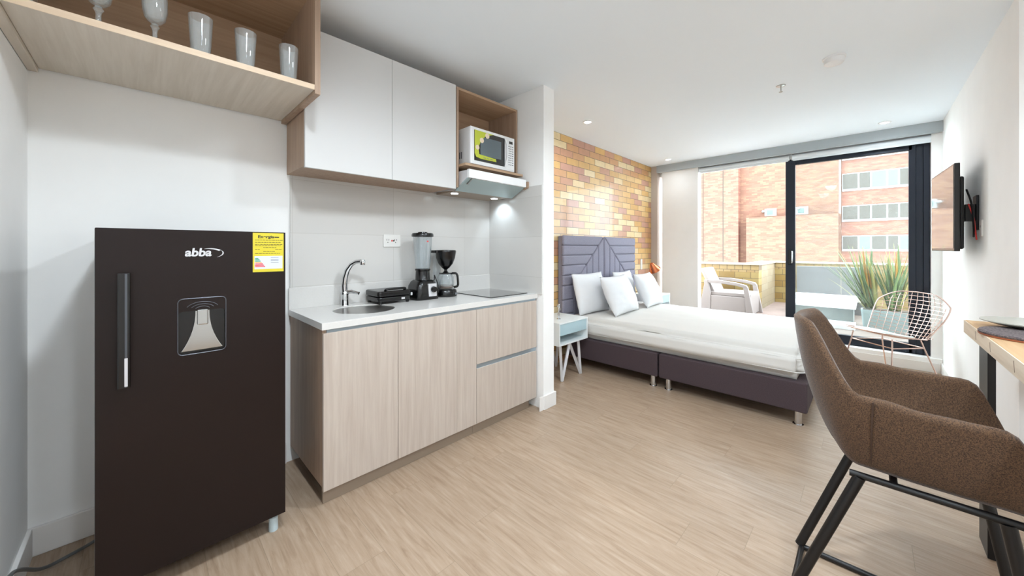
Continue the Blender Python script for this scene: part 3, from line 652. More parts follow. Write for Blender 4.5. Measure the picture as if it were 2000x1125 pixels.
# energy label
lx0, lx1, lz0, lz1 = .331, .447, 1.186, 1.3575
lb = obj('energy_label', B(lx0, lx1, fy - .0008, fy - .0001, lz0, lz1), M['yellow'], t, label='yellow energy rating label')
obj('label_field', B(lx0 + .006, lx1 - .005, fy - .0011, fy - .0008, lz0 + .013, lz0 + .070), M['paper'], lb)
me = face_negY(text_mesh('Energia', .0165, .0002, .0006, sx=1.25), lx0 + .018, fy - .001, lz1 - .022); obj('label_title', me, M['ink'], lb)
bm = nb(); rr = random.Random(3)
for k, zz in enumerate((.030, .040, .049, .055, .063, .071, .080, .089)):
    x = lx0 + .008 + (.03 if k in (4, 6) else 0)
    while x < lx1 - .012 - (.02 if k in (4, 6) else 0):
        wv = rr.uniform(.004, .012)
        if not (k in (5,) and lx0 + .025 < x < lx1 - .035): box(bm, x, x + wv, fy - .0011, fy - .0008, lz1 - zz - .0022, lz1 - zz)
        x += wv + .0022
box(bm, lx1 - .036, lx1 - .018, fy - .0011, fy - .0008, lz1 - .020, lz1 - .0155)
for k, zz in enumerate((.062, .052, .047, .040)): box(bm, lx1 - .05, lx1 - .02, fy - .0014, fy - .0011, lz0 + zz, lz0 + zz + .0014)
obj('label_print', bm, M['ink'], lb)
for k, c in enumerate(('green', 'green', 'green', 'orange', 'red', 'red', 'red')):
    obj('rating_bar', B(lx0 + .008, lx0 + .020 + k * .0042, fy - .0015, fy - .0011, lz0 + .058 - k * .006, lz0 + .062 - k * .006), M[c], lb)
# feet
ft = obj('foot', lathe(nb(), [(.018, 0), (.019, .004), (.0175, .06), (.011, .065), (.011, .107)], (.417, 1.945, 0), 18), M['footp'], t, smooth=True)
dup_part(ft, (-.50, 0, 0)); dup_part(ft, (0, .45, 0)); dup_part(ft, (-.50, .45, 0))
# cord
obj('power_cord', tube(nb(), bend([(-.08, 2.42, .06), (-.14, 2.41, .012), (-.22, 2.375, .009), (-.285, 2.34, .012), (-.314, 2.22, .11), (-.318, 2.10, .175), (-.318, 2.02, .19), (-.316, 1.985, .12), (-.314, 1.96, .02), (-.30, 1.7, .008)], .07, 5), .0065, 8), M['cord'], t, smooth=True)

# ================================================================== BEDROOM
BX0, BX1 = 3.30, 4.92
t = thing('bed', 'double bed base in dark plum fabric with tall grey channelled headboard', 'bed', (4.1, 1.3, 0))
obj('base_section', B(BX0, BX1, 1.380, 2.385, .108, .325), M['uphd'], t, bevel=.012, seg=3)
obj('base_section', B(BX0, BX1, .306, 1.365, .108, .325), M['uphd'], t, bevel=.012, seg=3)
lg = obj('leg', lathe(nb(), [(.034, 0), (.034, .006), (.024, .008), (.024, .108)], (BX0 + .065, .365, 0), 24), M['chrome'], t, smooth=True)
for dx, dy in ((0, .935), (0, 1.075), (0, 1.93), (1.48, 0), (1.48, .935), (1.48, 1.075), (1.48, 1.93)): dup_part(lg, (dx, dy, 0))
HY0, HY1 = 2.405, 2.492
hb = obj('headboard', B(3.275, 4.995, HY0 + .03, HY1, .36, 1.43), M['uph'], t, bevel=.008)
hw, hs = .132, .113
for side in (0, 1):
    xo, xc = (3.262, 4.128) if side == 0 else (5.005, 4.142); sg = 1 if side == 0 else -1
    for i in range(6):
        zt = 1.437 - i * hs; xr = xc - sg * i * hw; xi = xr - sg * hw; zb = zt - hs
        if i == 5:
            for q in range(3):
                bm = nb(); z1 = zt - q * .16; prism(bm, [(xo, z1), (xr, z1), (xr, z1 - .16), (xo, z1 - .16)], 'Y', HY0, HY0 + .04); obj('channel', bm, M['uph'], hb, bevel=.020, seg=3)
            continue
        # horizontal run with mitred end, and upright run
        bm = nb(); prism(bm, [(xo, zt), (xr, zt), (xi, zb), (xo, zb)], 'Y', HY0, HY0 + .04); obj('channel', bm, M['uph'], hb, bevel=.020, seg=3)
        bm = nb(); prism(bm, [(xr, zt), (xr, .40), (xi, .40), (xi, zb)], 'Y', HY0, HY0 + .04); obj('channel', bm, M['uph'], hb, bevel=.020, seg=3)
# mattress
def soft_box(x0, x1, y0, y1, z0, z1, r, nx, ny, nz, amp, seed, topsag=0):
    bm = nb(); bmesh.ops.create_cube(bm, size=1)
    bmesh.ops.scale(bm, verts=bm.verts, vec=(x1 - x0, y1 - y0, z1 - z0)); bmesh.ops.translate(bm, verts=bm.verts, vec=((x0 + x1) / 2, (y0 + y1) / 2, (z0 + z1) / 2))
    bmesh.ops.bevel(bm, geom=bm.edges[:], offset=r, segments=4, affect='EDGES')
    for ax, n, a, b in (('x', nx, x0, x1), ('y', ny, y0, y1), ('z', nz, z0, z1)):
        for k in range(1, n):
            c = a + (b - a) * k / n; co = {'x': (c, 0, 0), 'y': (0, c, 0), 'z': (0, 0, c)}[ax]; no = {'x': (1, 0, 0), 'y': (0, 1, 0), 'z': (0, 0, 1)}[ax]
            bmesh.ops.bisect_plane(bm, geom=bm.verts[:] + bm.edges[:] + bm.faces[:], plane_co=co, plane_no=no)
    from mathutils import noise as mn
    bm.normal_update()
    for v in bm.verts:
        if v.co.z > z0 + .02:
            k = mn.noise(Vector((v.co.x * 5 + seed, v.co.y * 5, v.co.z * 9))) + .5 * mn.noise(Vector((v.co.x * 13, v.co.y * 13 + seed, v.co.z * 16)))
            v.co += v.normal * amp * k
    return bm
t = thing('mattress', 'thick white mattress in a loose quilted cover on the bed', 'mattress', (4.1, 1.3, .325))
obj('cover', soft_box(BX0 + .005, BX1 - .005, 318e-3, 2.39, .3265, .55, .055, 30, 38, 5, .006, 3), M['mattress'], t, smooth='all')
def piping(z, r, ins):
    return tube(nb(), [(x, y, z + .003 * math.sin(x * 9 + y * 11)) for x, y in rrect(BX0 + .006 + ins, BX1 - .006 - ins, .318 + ins, 2.39 - ins, .06 if ins < .02 else .1, 8)], r, 6, True)
obj('piping', piping(.487, .004, .003), M['linen'], t, smooth=True); obj('piping', piping(.388, .004, .003), M['linen'], t, smooth=True)
# pillows
def pillow(name_label, c, w_, h_, d_, rx, rz, ry=0, seed=1):
    from mathutils import noise as mn
    bm = nb(); n = 26; G = {}
    for s in (0, 1):
        for i in range(n + 1):
            for j in range(n + 1):
                u = i / n * 2 - 1; v = j / n * 2 - 1
                if s and (i in (0, n) or j in (0, n)): G[s, i, j] = G[0, i, j]; continue
                e = max(0, (1 - abs(u) ** 2.4)) ** .55 * max(0, (1 - abs(v) ** 2.4)) ** .55
                px = u * w_ / 2 * (1 - .06 * (1 - v * v) ** 1 * abs(u) ** 3) ; pz = v * h_ / 2 * (1 - .06 * (1 - u * u) * abs(v) ** 3)
                k = 1 + .12 * mn.noise(Vector((u * 2 + seed, v * 2, s * 5)))
                wr = .006 * mn.noise(Vector((u * 6 + seed * 3, v * 6, s * 3))) * (1 - e * .4)
                py = (1 if s else -1) * (d_ / 2 * e * k + wr * (e > .01))
                G[s, i, j] = bm.verts.new((px, py, pz))
        for i in range(n):
            for j in range(n): bm.faces.new([G[s, i, j], G[s, i + 1, j], G[s, i + 1, j + 1], G[s, i, j + 1]])
    bmesh.ops.recalc_face_normals(bm, faces=bm.faces)
    bmesh.ops.rotate(bm, verts=bm.verts, cent=(0, 0, 0), matrix=Matrix.Rotation(rz, 3, 'Z') @ Matrix.Rotation(rx, 3, 'X') @ Matrix.Rotation(ry, 3, 'Y'))
    zmin = min(v.co.z for v in bm.verts); bmesh.ops.translate(bm, verts=bm.verts, vec=(0, 0, -zmin))
    o = obj('pillow', bm, M['cotton'], None, smooth='all'); o.location = c
    return setp(o, name_label, 'pillow', 'white bed pillows')
ZP = .552
pillow('plump white pillow at the front left, leaning on another pillow', (3.86, 2.04, ZP), .66, .46, .20, math.radians(-24), math.radians(4), seed=1)
pillow('white pillow standing against the headboard, behind the front left one', (3.62, 2.28, ZP), .60, .47, .14, math.radians(-14), math.radians(-2), seed=5)
pillow('white pillow at the front right, near the far nightstand', (4.62, 2.04, ZP), .56, .45, .19, math.radians(-24), math.radians(3), seed=8)
pillow('shaded white pillow tucked behind the front right pillow', (4.44, 2.28, ZP), .54, .45, .14, math.radians(-13), math.radians(3), seed=12)
# nightstands
def nightstand(x0, x1, y0, label, z0=.355, z1=.575):
    t = thing('nightstand', label, 'nightstand', ((x0 + x1) / 2, (y0 + 2.47) / 2, 0), 'white bedside tables')
    bm = B(x0, x1, y0, 2.47, z1 - .014, z1); box(bm, x0, x1, y0, 2.47, z0, z0 + .014); box(bm, x0, x0 + .014, y0, 2.47, z0 + .014, z1 - .014); box(bm, x1 - .014, x1, y0, 2.47, z0 + .014, z1 - .014)
    box(bm, x0 + .014, x1 - .014, 2.456, 2.47, z0 + .014, z1 - .014)
    obj('case', bm, M['night'], t)
    obj('drawer', B(x0 + .016, x1 - .016, y0 + .006, 2.44, z1 - .125, z1 - .016), M['teal'], t, bevel=.001, label='pale blue drawer front')
    for sx in (0, 1):
        for sy in (0, 1):
            xc = (x0 + .03) if sx == 0 else (x1 - .03); ex = -.05 if sx == 0 else .0
            yc = y0 + .06 if sy == 0 else 2.40; ye = yc - .03 if sy == 0 else yc + .03
            fx = xc + (.05 if sx == 0 else -.06)
            bm = nb()
            for a in (-.22, -.06) if sx == 1 else (.06, .22):
                tube(bm, [(xc + a, yc, z0 - .001), (fx, ye, .004)], .018, 4)
            tube(bm, [(fx, ye, .012), (fx, ye, 0)], .013, 8)
            obj('leg', bm, M['silver'], t)
    return t
nightstand(2.76, 3.248, 2.085, 'white bedside table with pale blue drawer between partition wall and bed')
nightstand(5.02, 5.45, 2.085, 'white bedside table in the corner by the window, behind the pillows', .40, .63)
# figurine
t = thing('figurine', 'small chrome figurine on the nearer bedside table', 'figurine', (2.93, 2.22, .576))
bm = nb(); cx, cy, cz = 2.93, 2.22, .576
lathe(bm, [(.022, 0), (.022, .006), (.008, .01), (0, .01)], (cx, cy, cz), 20)
tube(bm, [(cx - .006, cy, cz + .008), (cx - .01, cy, cz + .045), (cx - .002, cy, cz + .085), (cx, cy, cz + .12), (cx, cy, cz + .132)], [.005, .007, .008, .010, .004], 10)
tube(bm, [(cx + .008, cy, cz + .008), (cx + .006, cy, cz + .045), (cx, cy, cz + .08)], [.005, .006, .006], 8)
tube(bm, [(cx, cy, cz + .12), (cx - .02, cy, cz + .13), (cx - .03, cy - .005, cz + .155)], .003, 6); tube(bm, [(cx, cy, cz + .12), (cx + .02, cy, cz + .11), (cx + .012, cy - .01, cz + .09)], .003, 6)
obj('body', bm, M['chrome'], t, smooth=True)
bm = nb(); bmesh.ops.create_uvsphere(bm, u_segments=14, v_segments=10, radius=.011); bmesh.ops.translate(bm, verts=bm.verts, vec=(cx, cy, cz + .145)); obj('head', bm, M['chrome'], t, smooth=True)
# copper lamp
t = thing('table_lamp', 'copper bedside lamp with tilted cone shade behind the pillows', 'lamp', (5.18, 2.28, .63))
lx, ly = 5.18, 2.28
obj('base', lathe(nb(), [(.07, .6305), (.07, .642), (.01, .65), (0, .65)], (lx, ly, 0), 28), M['copper'], t, smooth=True)
obj('stem', tube(nb(), [(lx, ly, .64), (lx - .03, ly - .005, .87), (lx + .04, ly - .02, 1.05)], .006, 8), M['copper'], t, smooth=True)
R_s = Matrix.Rotation(math.radians(35), 4, 'Y') @ Matrix.Rotation(math.radians(12), 4, 'X')
def tilt(bm, c):
    bmesh.ops.transform(bm, matrix=Matrix.Translation(c) @ R_s.inverted(), verts=bm.verts); return bm
sh = obj('shade', tilt(lathe(nb(), [(.02, .05), (.028, .04), (.085, -.075), (.083, -.075), (.026, .038), (0, .046)], (0, 0, 0), 32), (lx + .055, ly - .03, 1.03)), M['copper'], t, smooth=True)
obj('shade_lining', tilt(lathe(nb(), [(.0825, -.0745), (.0255, .037), (0, .040)], (0, 0, 0), 32), (lx + .055, ly - .03, 1.03)), plain('shade_white', lin(250, 244, 236), .5), sh, smooth=True)
# switch on brick
single('light_switch', B(5.36, 5.415, 2.49, 2.50, .965, 1.125), M['sock'], 'narrow white switch plate on the brick wall beside the headboard', 'switch', (5.388, 2.495, 1.045), bevel=.003)

# ================================================================== WIRE CHAIR
t = thing('wire_chair', 'rose gold wire mesh chair in front of the glass door', 'chair', (5.12, -.14, 0), rz=math.radians(135))
# local frame: +x = facing direction, y = left
def shell(u, v):
    """u across -1..1, v 0 (seat front) .. 1 (top of back)"""
    if v < .5:
        s = v / .5; x = .27 - .44 * s; z = .475 - .055 * math.sin(s * PI * .55) - .0 ; half = .235 + .035 * s
        lift = .035 * (abs(u) ** 2.2) * (.4 + s)
        # front edge curls
        z += .02 * (1 - s) ** 2
    else:
        s = (v - .5) / .5; x = -.17 - .15 * math.sin(s * PI / 2 * .9); z = .42 + .44 * s - .04 * (1 - s) * s; half = .27 + .06 * math.sin(s * PI * .6) - .05 * max(0, s - .8) / .2
        lift = 0
    cur = (abs(u) ** 2.0)
    if v < .5: return Vector((x, u * half, z + lift))
    k = (v - .5) / .5
    return Vector((x + .10 * cur * (1 - .5 * k) + .02 * k, u * half, z + .035 * cur * (1 - k) - .05 * k ** 4 * abs(u) ** 3))
def srim(a):
    # superellipse border in (u,v) space
    c, s = math.cos(a), math.sin(a); e = .32
    return (math.copysign(abs(c) ** e, c), .5 + .5 * math.copysign(abs(s) ** e, s))
rim = [shell(*srim(2 * PI * i / 72)) for i in range(72)]
obj('rim', tube(nb(), rim, .0055, 8, True), M['rose'], t, smooth=True, local=True)
bm = nb()
for i in range(1, 12):
    u = -1 + 2 * i / 12; ext = .5 * (1 - abs(u) ** (1 / .32 * 1.0)) ** .32
    tube(bm, [shell(u, .5 - ext + 2 * ext * k / 20) for k in range(21)], .0026, 5)
for i in range(1, 24):
    v = i / 24; q = abs(2 * v - 1); uu = (1 - q ** (1 / .32)) ** .32
    tube(bm, [shell(-uu + 2 * uu * k / 14, v) for k in range(15)], .0026, 5)
obj('wire_grid', bm, M['rose'], t, smooth=True, local=True)
bm = nb(); n = 16; G = [[None] * (n + 1) for _ in range(n + 1)]
for s_, dz in ((0, .006), (1, .026)):
    for i in range(n + 1):
        for j in range(n + 1):
            a = 2 * i / n - 1; b_ = 2 * j / n - 1
            # square to disc
            u = a * math.sqrt(1 - b_ * b_ / 2) * .86; v = .245 + b_ * math.sqrt(1 - a * a / 2) * .215
            p = shell(u, v); G[i][j] = bm.verts.new(p + Vector((0, 0, dz if s_ == 0 or not (i in (0, n) or j in (0, n)) else .014)))
    for i in range(n):
        for j in range(n): bm.faces.new((G[i][j], G[i + 1][j], G[i + 1][j + 1], G[i][j + 1]))
    if s_ == 0: G0 = [r[:] for r in G]
for i in range(n):
    for (a, b_, c, d_) in ((G0[i][0], G0[i + 1][0], G[i + 1][0], G[i][0]), (G0[i][n], G0[i + 1][n], G[i + 1][n], G[i][n]), (G0[0][i], G0[0][i + 1], G[0][i + 1], G[0][i]), (G0[n][i], G0[n][i + 1], G[n][i + 1], G[n][i])): bm.faces.new((a, b_, c, d_))
bmesh.ops.recalc_face_normals(bm, faces=bm.faces); obj('seat_pad', bm, M['cushion'], t, smooth=True, local=True, label='pale green-white round seat pad')
# legs: a rod frame each side
for s_ in (-1, 1):
    obj('leg', tube(nb(), bend([(.16, s_ * .19, .445), (.17, s_ * .20, .36), (.235, s_ * .25, 0)], .02), .006, 8), M['rose'], t, smooth=True, local=True)
    obj('leg', tube(nb(), bend([(-.13, s_ * .17, .43), (-.14, s_ * .19, .36), (-.25, s_ * .25, 0)], .02), .006, 8), M['rose'], t, smooth=True, local=True)
    obj('side_rod', tube(nb(), [(.17, s_ * .20, .36), (-.14, s_ * .19, .36)], .005, 8), M['rose'], t, smooth=True, local=True)
obj('cross_rod', tube(nb(), [(.165, -.195, .36), (.165, .195, .36)], .005, 8), M['rose'], t, smooth=True, local=True)
obj('cross_rod', tube(nb(), [(-.14, -.19, .36), (-.14, .19, .36)], .005, 8), M['rose'], t, smooth=True, local=True)

# ================================================================== BROWN ARMCHAIR
CX, CY = 1.95, -.06
t = thing('armchair', 'brown tweed bucket armchair on black legs pulled up to the table', 'chair', (CX, CY, 0))
# local: faces -Y (towards the table); u -1..1 runs along the U from one arm front round the back to the other
def smooth(a, b, x): x = max(0, min(1, (x - a) / (b - a))); return x * x * (3 - 2 * x)
def ucurve(u, hw, yb, yf, p=.55):
    """plan curve"""
    s = abs(u); sg = 1 if u >= 0 else -1
    # first half of |u| is the back, the rest is the arm
    if s < .42:
        a = s / .42 * PI / 2; return (sg * hw * math.sin(a) ** .95, yb - (yb - .08) * (1 - math.cos(a)) ** 1.0 * 1.0)
    k = (s - .42) / .58; return (sg * (hw + .012 * math.sin(k * PI)), .08 + (yf - .08) * k)
def chair_pt(u, v):
    s = abs(u)
    back = 1 - smooth(.20, .42, s)
    top = .775 + .225 * back - .17 * smooth(.80, 1.0, s) ** 1.6 + .012 * (1 - smooth(.5, .62, s))
    bot = .555 + .04 * back + .0 * s
    hwb, hwt = .205, .262
    xb, yb_ = ucurve(u, hwb, .155, -.30); xt, yt = ucurve(u, hwt, .235, -.335 + .03 * smooth(.85, 1, s))
    xt *= 1 - .14 * back; yt += .035 * back
    k = v ** .75; bul = math.sin(v * PI) * .012
    x = xb + (xt - xb) * k; y = yb_ + (yt - yb_) * (v ** .8)
    z = bot + (top - bot) * v
    nrm = Vector((x, y, 0)); 
    if nrm.length > 0: nrm.normalize()
    return Vector((x, y, z)) + nrm * bul
def shell_mesh(nu=72, nv=16, th=.042):
    bm = nb(); P = [[chair_pt(-1 + 2 * i / nu, j / nv) for j in range(nv + 1)] for i in range(nu + 1)]
    def nrm(i, j):
        a = P[min(i + 1, nu)][j] - P[max(i - 1, 0)][j]; b = P[i][min(j + 1, nv)] - P[i][max(j - 1, 0)]; n = a.cross(b)
        return n.normalized() if n.length > 1e-9 else Vector((0, 0, 1))
    O, I = [], []
    for i in range(nu + 1):
        O.append([]); I.append([])
        for j in range(nv + 1):
            n = nrm(i, j); 
            if n.dot(Vector((P[i][j].x, P[i][j].y, 0))) < 0: n = -n
            h = th * (1 - .35 * (j / nv)) / 2
            O[-1].append(bm.verts.new(P[i][j] + n * h)); I[-1].append(bm.verts.new(P[i][j] - n * h))
    rimv = []
    for i in range(nu):
        for j in range(nv):
            bm.faces.new((O[i][j], O[i + 1][j], O[i + 1][j + 1], O[i][j + 1])); bm.faces.new((I[i][j], I[i][j + 1], I[i + 1][j + 1], I[i + 1][j]))
    # rounded rim
    def cap(a0, a1, b0, b1, up):
        pass
    for i in range(nu + 1):
        m = (O[i][nv].co + I[i][nv].co) / 2 + Vector((0, 0, .011)); rimv.append(bm.verts.new(m))
    for i in range(nu):
        bm.faces.new((O[i][nv], O[i + 1][nv], rimv[i + 1], rimv[i])); bm.faces.new((I[i][nv], rimv[i], rimv[i + 1], I[i + 1][nv]))
        bm.faces.new((O[i][0], I[i][0], I[i + 1][0], O[i + 1][0]))
    for i in (0, nu):
        ev = []
        for j in range(nv + 1): ev.append(bm.verts.new((O[i][j].co + I[i][j].co) / 2 + Vector((0, -.012, 0))))
        for j in range(nv): bm.faces.new((O[i][j], O[i][j + 1], ev[j + 1], ev[j])); bm.faces.new((I[i][j], ev[j], ev[j + 1], I[i][j + 1]))
        bm.faces.new((O[i][nv], rimv[i], ev[nv])); bm.faces.new((I[i][nv], ev[nv], rimv[i])); bm.faces.new((O[i][0], ev[0], I[i][0]))
    bmesh.ops.recalc_face_normals(bm, faces=bm.faces); return bm
obj('shell', shell_mesh(), M['tweed'], t, smooth='all', local=True)
# underside and seat cushion
bm = nb(); N_ = 72
r0 = [bm.verts.new(chair_pt(-1 + 2 * i / N_, 0)) for i in range(N_ + 1)]
r1 = [bm.verts.new(Vector((chair_pt(-1 + 2 * i / N_, 0).x * .86, chair_pt(-1 + 2 * i / N_, 0).y * .86 - .005, .525))) for i in range(N_ + 1)]
for i in range(N_): bm.faces.new((r0[i], r0[i + 1], r1[i + 1], r1[i]))
bm.faces.new(r1); bm.faces.new((r0[0], r1[0], r1[-1], r0[-1]))
bmesh.ops.recalc_face_normals(bm, faces=bm.faces); obj('underside', bm, M['tweed'], t, smooth=True, local=True)
o = obj('seat_cushion', loft([(0, -.085, .215, .225, .11, .56), (0, -.085, .225, .235, .12, .585), (0, -.085, .222, .232, .12, .625), (0, -.085, .20, .21, .12, .645), (0, -.085, .12, .13, .08, .652)], 10), M['tweed'], t, smooth='all', local=True)
for u in (-.47, .47):
    bm = nb(); tube(bm, [chair_pt(u, j / 14) + Vector((chair_pt(u, j / 14).x, chair_pt(u, j / 14).y, 0)).normalized() * .021 for j in range(15)], .0022, 6); obj('seam', bm, M['seam'], t, smooth=True, local=True)
# black frame: seat rails and splayed legs
def bar(pts, r=.014): return tube(nb(), bend(pts, .03), r, 10)
for x, xf in ((-.255, -.31), (.115, .03)):
    obj('seat_rail', bar([(x, .105, .524), (x, -.27, .524)], .011), M['blackm'], t, smooth=True, local=True)
    obj('leg', bar([(x, -.02 + .10, .518), (xf, .27, .016)], .016), M['blackm'], t, smooth=True, local=True, label='black rear leg')
    obj('leg', bar([(x, -.22, .518), (xf + .02, -.30, .016)], .016), M['blackm'], t, smooth=True, local=True)
    obj('floor_runner', bar([(xf, .27, .012), (xf + .02, -.30, .012)], .011), M['blackm'], t, smooth=True, local=True)
obj('cross_rail', bar([(-.25, .0, .524), (.11, .0, .524)], .010), M['blackm'], t, smooth=True, local=True)
obj('cross_rail', bar([(-.31, .262, .014), (.03, .262, .014)], .010), M['blackm'], t, smooth=True, local=True)

# ================================================================== TABLE
t = thing('table', 'rustic wooden high table with black legs along the right wall', 'table', (2.3, -.66, 0))
TX, TY, TZ = 2.90, -.345, .93
obj('top', B(1.25, TX, -.98, TY - .004, TZ - .062, TZ), M['tablet'], t, bevel=.003)
eb = obj('front_edge', B(1.25, TX, TY - .004, TY, TZ - .062, TZ - .001), M['tabedge'], t, bevel=.001, label='pale rough front edge')
bm = nb()
for x in (2.62, 2.35, 2.02): prism(bm, [(x, TZ - .012), (x + .004, TZ - .014), (x + .0, TZ - .03), (x - .008, TZ - .05), (x - .010, TZ - .048), (x - .004, TZ - .028)], 'Y', TY, TY + .0006)
obj('crack', bm, M['crack'], eb)
for x in (2.46, 1.30):
    obj('leg', B(x, x + .16, -.377, -.355, 0, TZ - .062), M['blackm'], t, bevel=.002)
    obj('leg', B(x, x + .16, -.97, -.948, 0, TZ - .062), M['blackm'], t, bevel=.002)
# placemats and plates
def disc(name, cx, cy, z0, r, h, mat, label, cat, prof=None):
    pr_ = prof or [(r - .004, 0), (r, h * .5), (r - .003, h), (0, h)]
    return single(name, lathe(nb(), pr_, (cx, cy, z0), 48), mat, label, cat, (cx, cy, z0), smooth=True)
t = thing('placemat', 'round dark woven placemat on the table, nearest the table corner', 'placemat', (2.485, -.505, TZ + .0015), 'round placemats')
obj('weave', lathe(nb(), [(.17, .0), (.172, .006), (.168, .011), (0, .011)], (2.485, -.505, TZ + .008), 48), M['mat'], t, smooth=True)
obj('cork_backing', lathe(nb(), [(.171, 0), (.172, .006), (0, .006)], (2.485, -.505, TZ + .0015), 48), M['matedge'], t, smooth=True, label='reddish brown backing')
disc('plate', 2.68, -.515, TZ + .0195, .14, .02, M['plate'], 'grey stoneware dinner plate resting half on the dark woven placemat', 'plate', [(.09, 0), (.11, .004), (.15, .017), (.151, .021), (.147, .021), (.105, .009), (0, .008)])
t = thing('cup', 'small clear glass cup standing on the grey plate', 'cup', (2.72, -.53, TZ + .028))
obj('bowl', lathe(nb(), [(.022, .0), (.028, .01), (.032, .04), (.030, .04), (.026, .012), (0, .006)], (2.72, -.53, TZ + .028), 28), M['glass'], t, smooth=True)

# ================================================================== TV
t = thing('television', 'black flat screen television turned out from the right wall', 'television', (4.3, -.44, 1.27))
pn, pf = Vector((3.93, -.425)), Vector((4.68, -.385)); dv = (pf - pn); ln = dv.length; dn = dv.normalized(); nn = Vector((-dn.y, dn.x))  # nn towards +Y
def tvp(a, b, z): p = pn + dn * a + nn * b; return (p.x, p.y, z)
def tvbox(bm, a0, a1, b0, b1, z0, z1):
    v = [bm.verts.new(tvp(a, b, z)) for a, b, z in ((a0, b0, z0), (a1, b0, z0), (a1, b1, z0), (a0, b1, z0), (a0, b0, z1), (a1, b0, z1), (a1, b1, z1), (a0, b1, z1))]
    for f in ((3, 2, 1, 0), (4, 5, 6, 7), (0, 1, 5, 4), (1, 2, 6, 5), (2, 3, 7, 6), (3, 0, 4, 7)): bm.faces.new([v[i] for i in f])
    return bm
Z0, Z1 = 1.270, 1.88
obj('screen', tvbox(nb(), .012, ln - .012, -.001, .0012, Z0 + .02, Z1 - .012), M['screen'], t)
obj('bezel', tvbox(nb(), 0, ln, -.028, -.001, Z0, Z1), M['black'], t, bevel=.004)
bm = nb(); tvbox(bm, .03, ln - .03, -.052, -.028, Z0 + .015, Z1 - .09); obj('rear_housing', bm, M['blackm'], t, bevel=.014, seg=3)
t = thing('wall_bracket', 'black swivel wall bracket with cables behind the television', 'wall bracket', (4.15, -.54, 1.5))
obj('wall_plate', B(4.05, 4.17, -.549, -.537, 1.42, 1.66), M['blackm'], t, bevel=.002)
bm = nb(); box(bm, 4.06, 4.15, -.537, -.487, 1.48, 1.60); obj('swing_arm', bm, M['blackm'], t, bevel=.004)
obj('cable', tube(nb(), bend([(4.02, -.49, 1.70), (3.99, -.51, 1.6), (4.0, -.52, 1.42), (4.05, -.525, 1.36), (4.12, -.535, 1.40)], .05), .005, 8), M['blackm'], t, smooth=True)
obj('cable', tube(nb(), bend([(4.03, -.50, 1.60), (4.0, -.52, 1.50), (4.02, -.53, 1.40), (3.99, -.53, 1.35)], .04), .004, 8), M['red'], t, smooth=True, label='red cable')
t = thing('wall_socket', 'white socket plate on the right wall below the television bracket', 'socket', (3.98, -.545, 1.48)) if False else thing('wall_socket', 'white socket plate on the right wall beside the television bracket', 'socket', (3.95, -.545, 1.43))
obj('plate', B(3.93, 4.0, -.55, -.542, 1.37, 1.48), M['sock'], t, bevel=.002)
for x in (3.95, 3.97): obj('slot', B(x, x + .004, -.542, -.5415, 1.43, 1.445), M['ink'], t)

# ================================================================== CEILING FITTINGS
t = thing('smoke_detector', 'round white smoke detector on the ceiling', 'smoke detector', (3.32, .165, H))
obj('mounting_plate', lathe(nb(), [(.062, H), (.062, H - .010), (.058, H - .012)], (3.32, .165, 0), 40), M['white'], t, smooth=True)
obj('housing', lathe(nb(), [(.055, H - .012), (.053, H - .040), (.045, H - .047), (0, H - .048)], (3.32, .165, 0), 40), M['white'], t, smooth=True)
t = thing('sprinkler', 'small metal fire sprinkler head hanging from the ceiling', 'sprinkler', (3.60, .50, H))
obj('escutcheon', lathe(nb(), [(.032, H), (.030, H - .004), (.008, H - .010), (0, H - .01)], (3.60, .50, 0), 28), M['steel'], t, smooth=True)
bm = nb(); tube(bm, [(3.59, .50, H - .01), (3.588, .50, H - .03), (3.598, .50, H - .05)], .0022, 6); tube(bm, [(3.61, .50, H - .01), (3.612, .50, H - .03), (3.602, .50, H - .05)], .0022, 6)
obj('yoke', bm, M['steel'], t, smooth=True); obj('deflector', lathe(nb(), [(.013, H - .051), (.013, H - .049), (0, H - .048)], (3.60, .50, 0), 16), M['steel'], t)
def downlight(x, y, label, watts):
    t = thing('downlight', label, 'ceiling light', (x, y, H), 'recessed ceiling spotlights')
    obj('trim_ring', lathe(nb(), [(.050, H), (.050, H - .005), (.036, H - .006), (.034, H - .001)], (x, y, 0), 32), M['white'], t, smooth=True)
    obj('lens', lathe(nb(), [(.034, H - .0006), (.034, H - .003), (0, H - .0035)], (x, y, 0), 28), M['light'], t)
    ld = bpy.data.lights.new('lamp', 'SPOT'); ld.energy = watts; ld.color = (.81, .915, 1); ld.spot_size = math.radians(172); ld.spot_blend = .8; ld.shadow_soft_size = .09
    lo = bpy.data.objects.new('lamp', ld); COL.objects.link(lo); lo.location = (0, 0, -.012); lo.parent = t
downlight(3.224, 2.069, 'ceiling spotlight beside the partition wall, above the nearer bedside table', LAMP_W * .3)
downlight(5.406, 2.094, 'ceiling spotlight in the corner where brick wall and window meet', LAMP_W * .12)
downlight(5.403, -.125, 'ceiling spotlight by the right end of the window pelmet', LAMP_W * .3)
for x, y in ((.35, .75), (1.7, .55), (.35, -.9), (1.7, -1.5)): downlight(x, y, 'added ceiling spotlight out of view, brightening the interior', LAMP_W * 2.0)  # lamps added out of view to lift the interior light

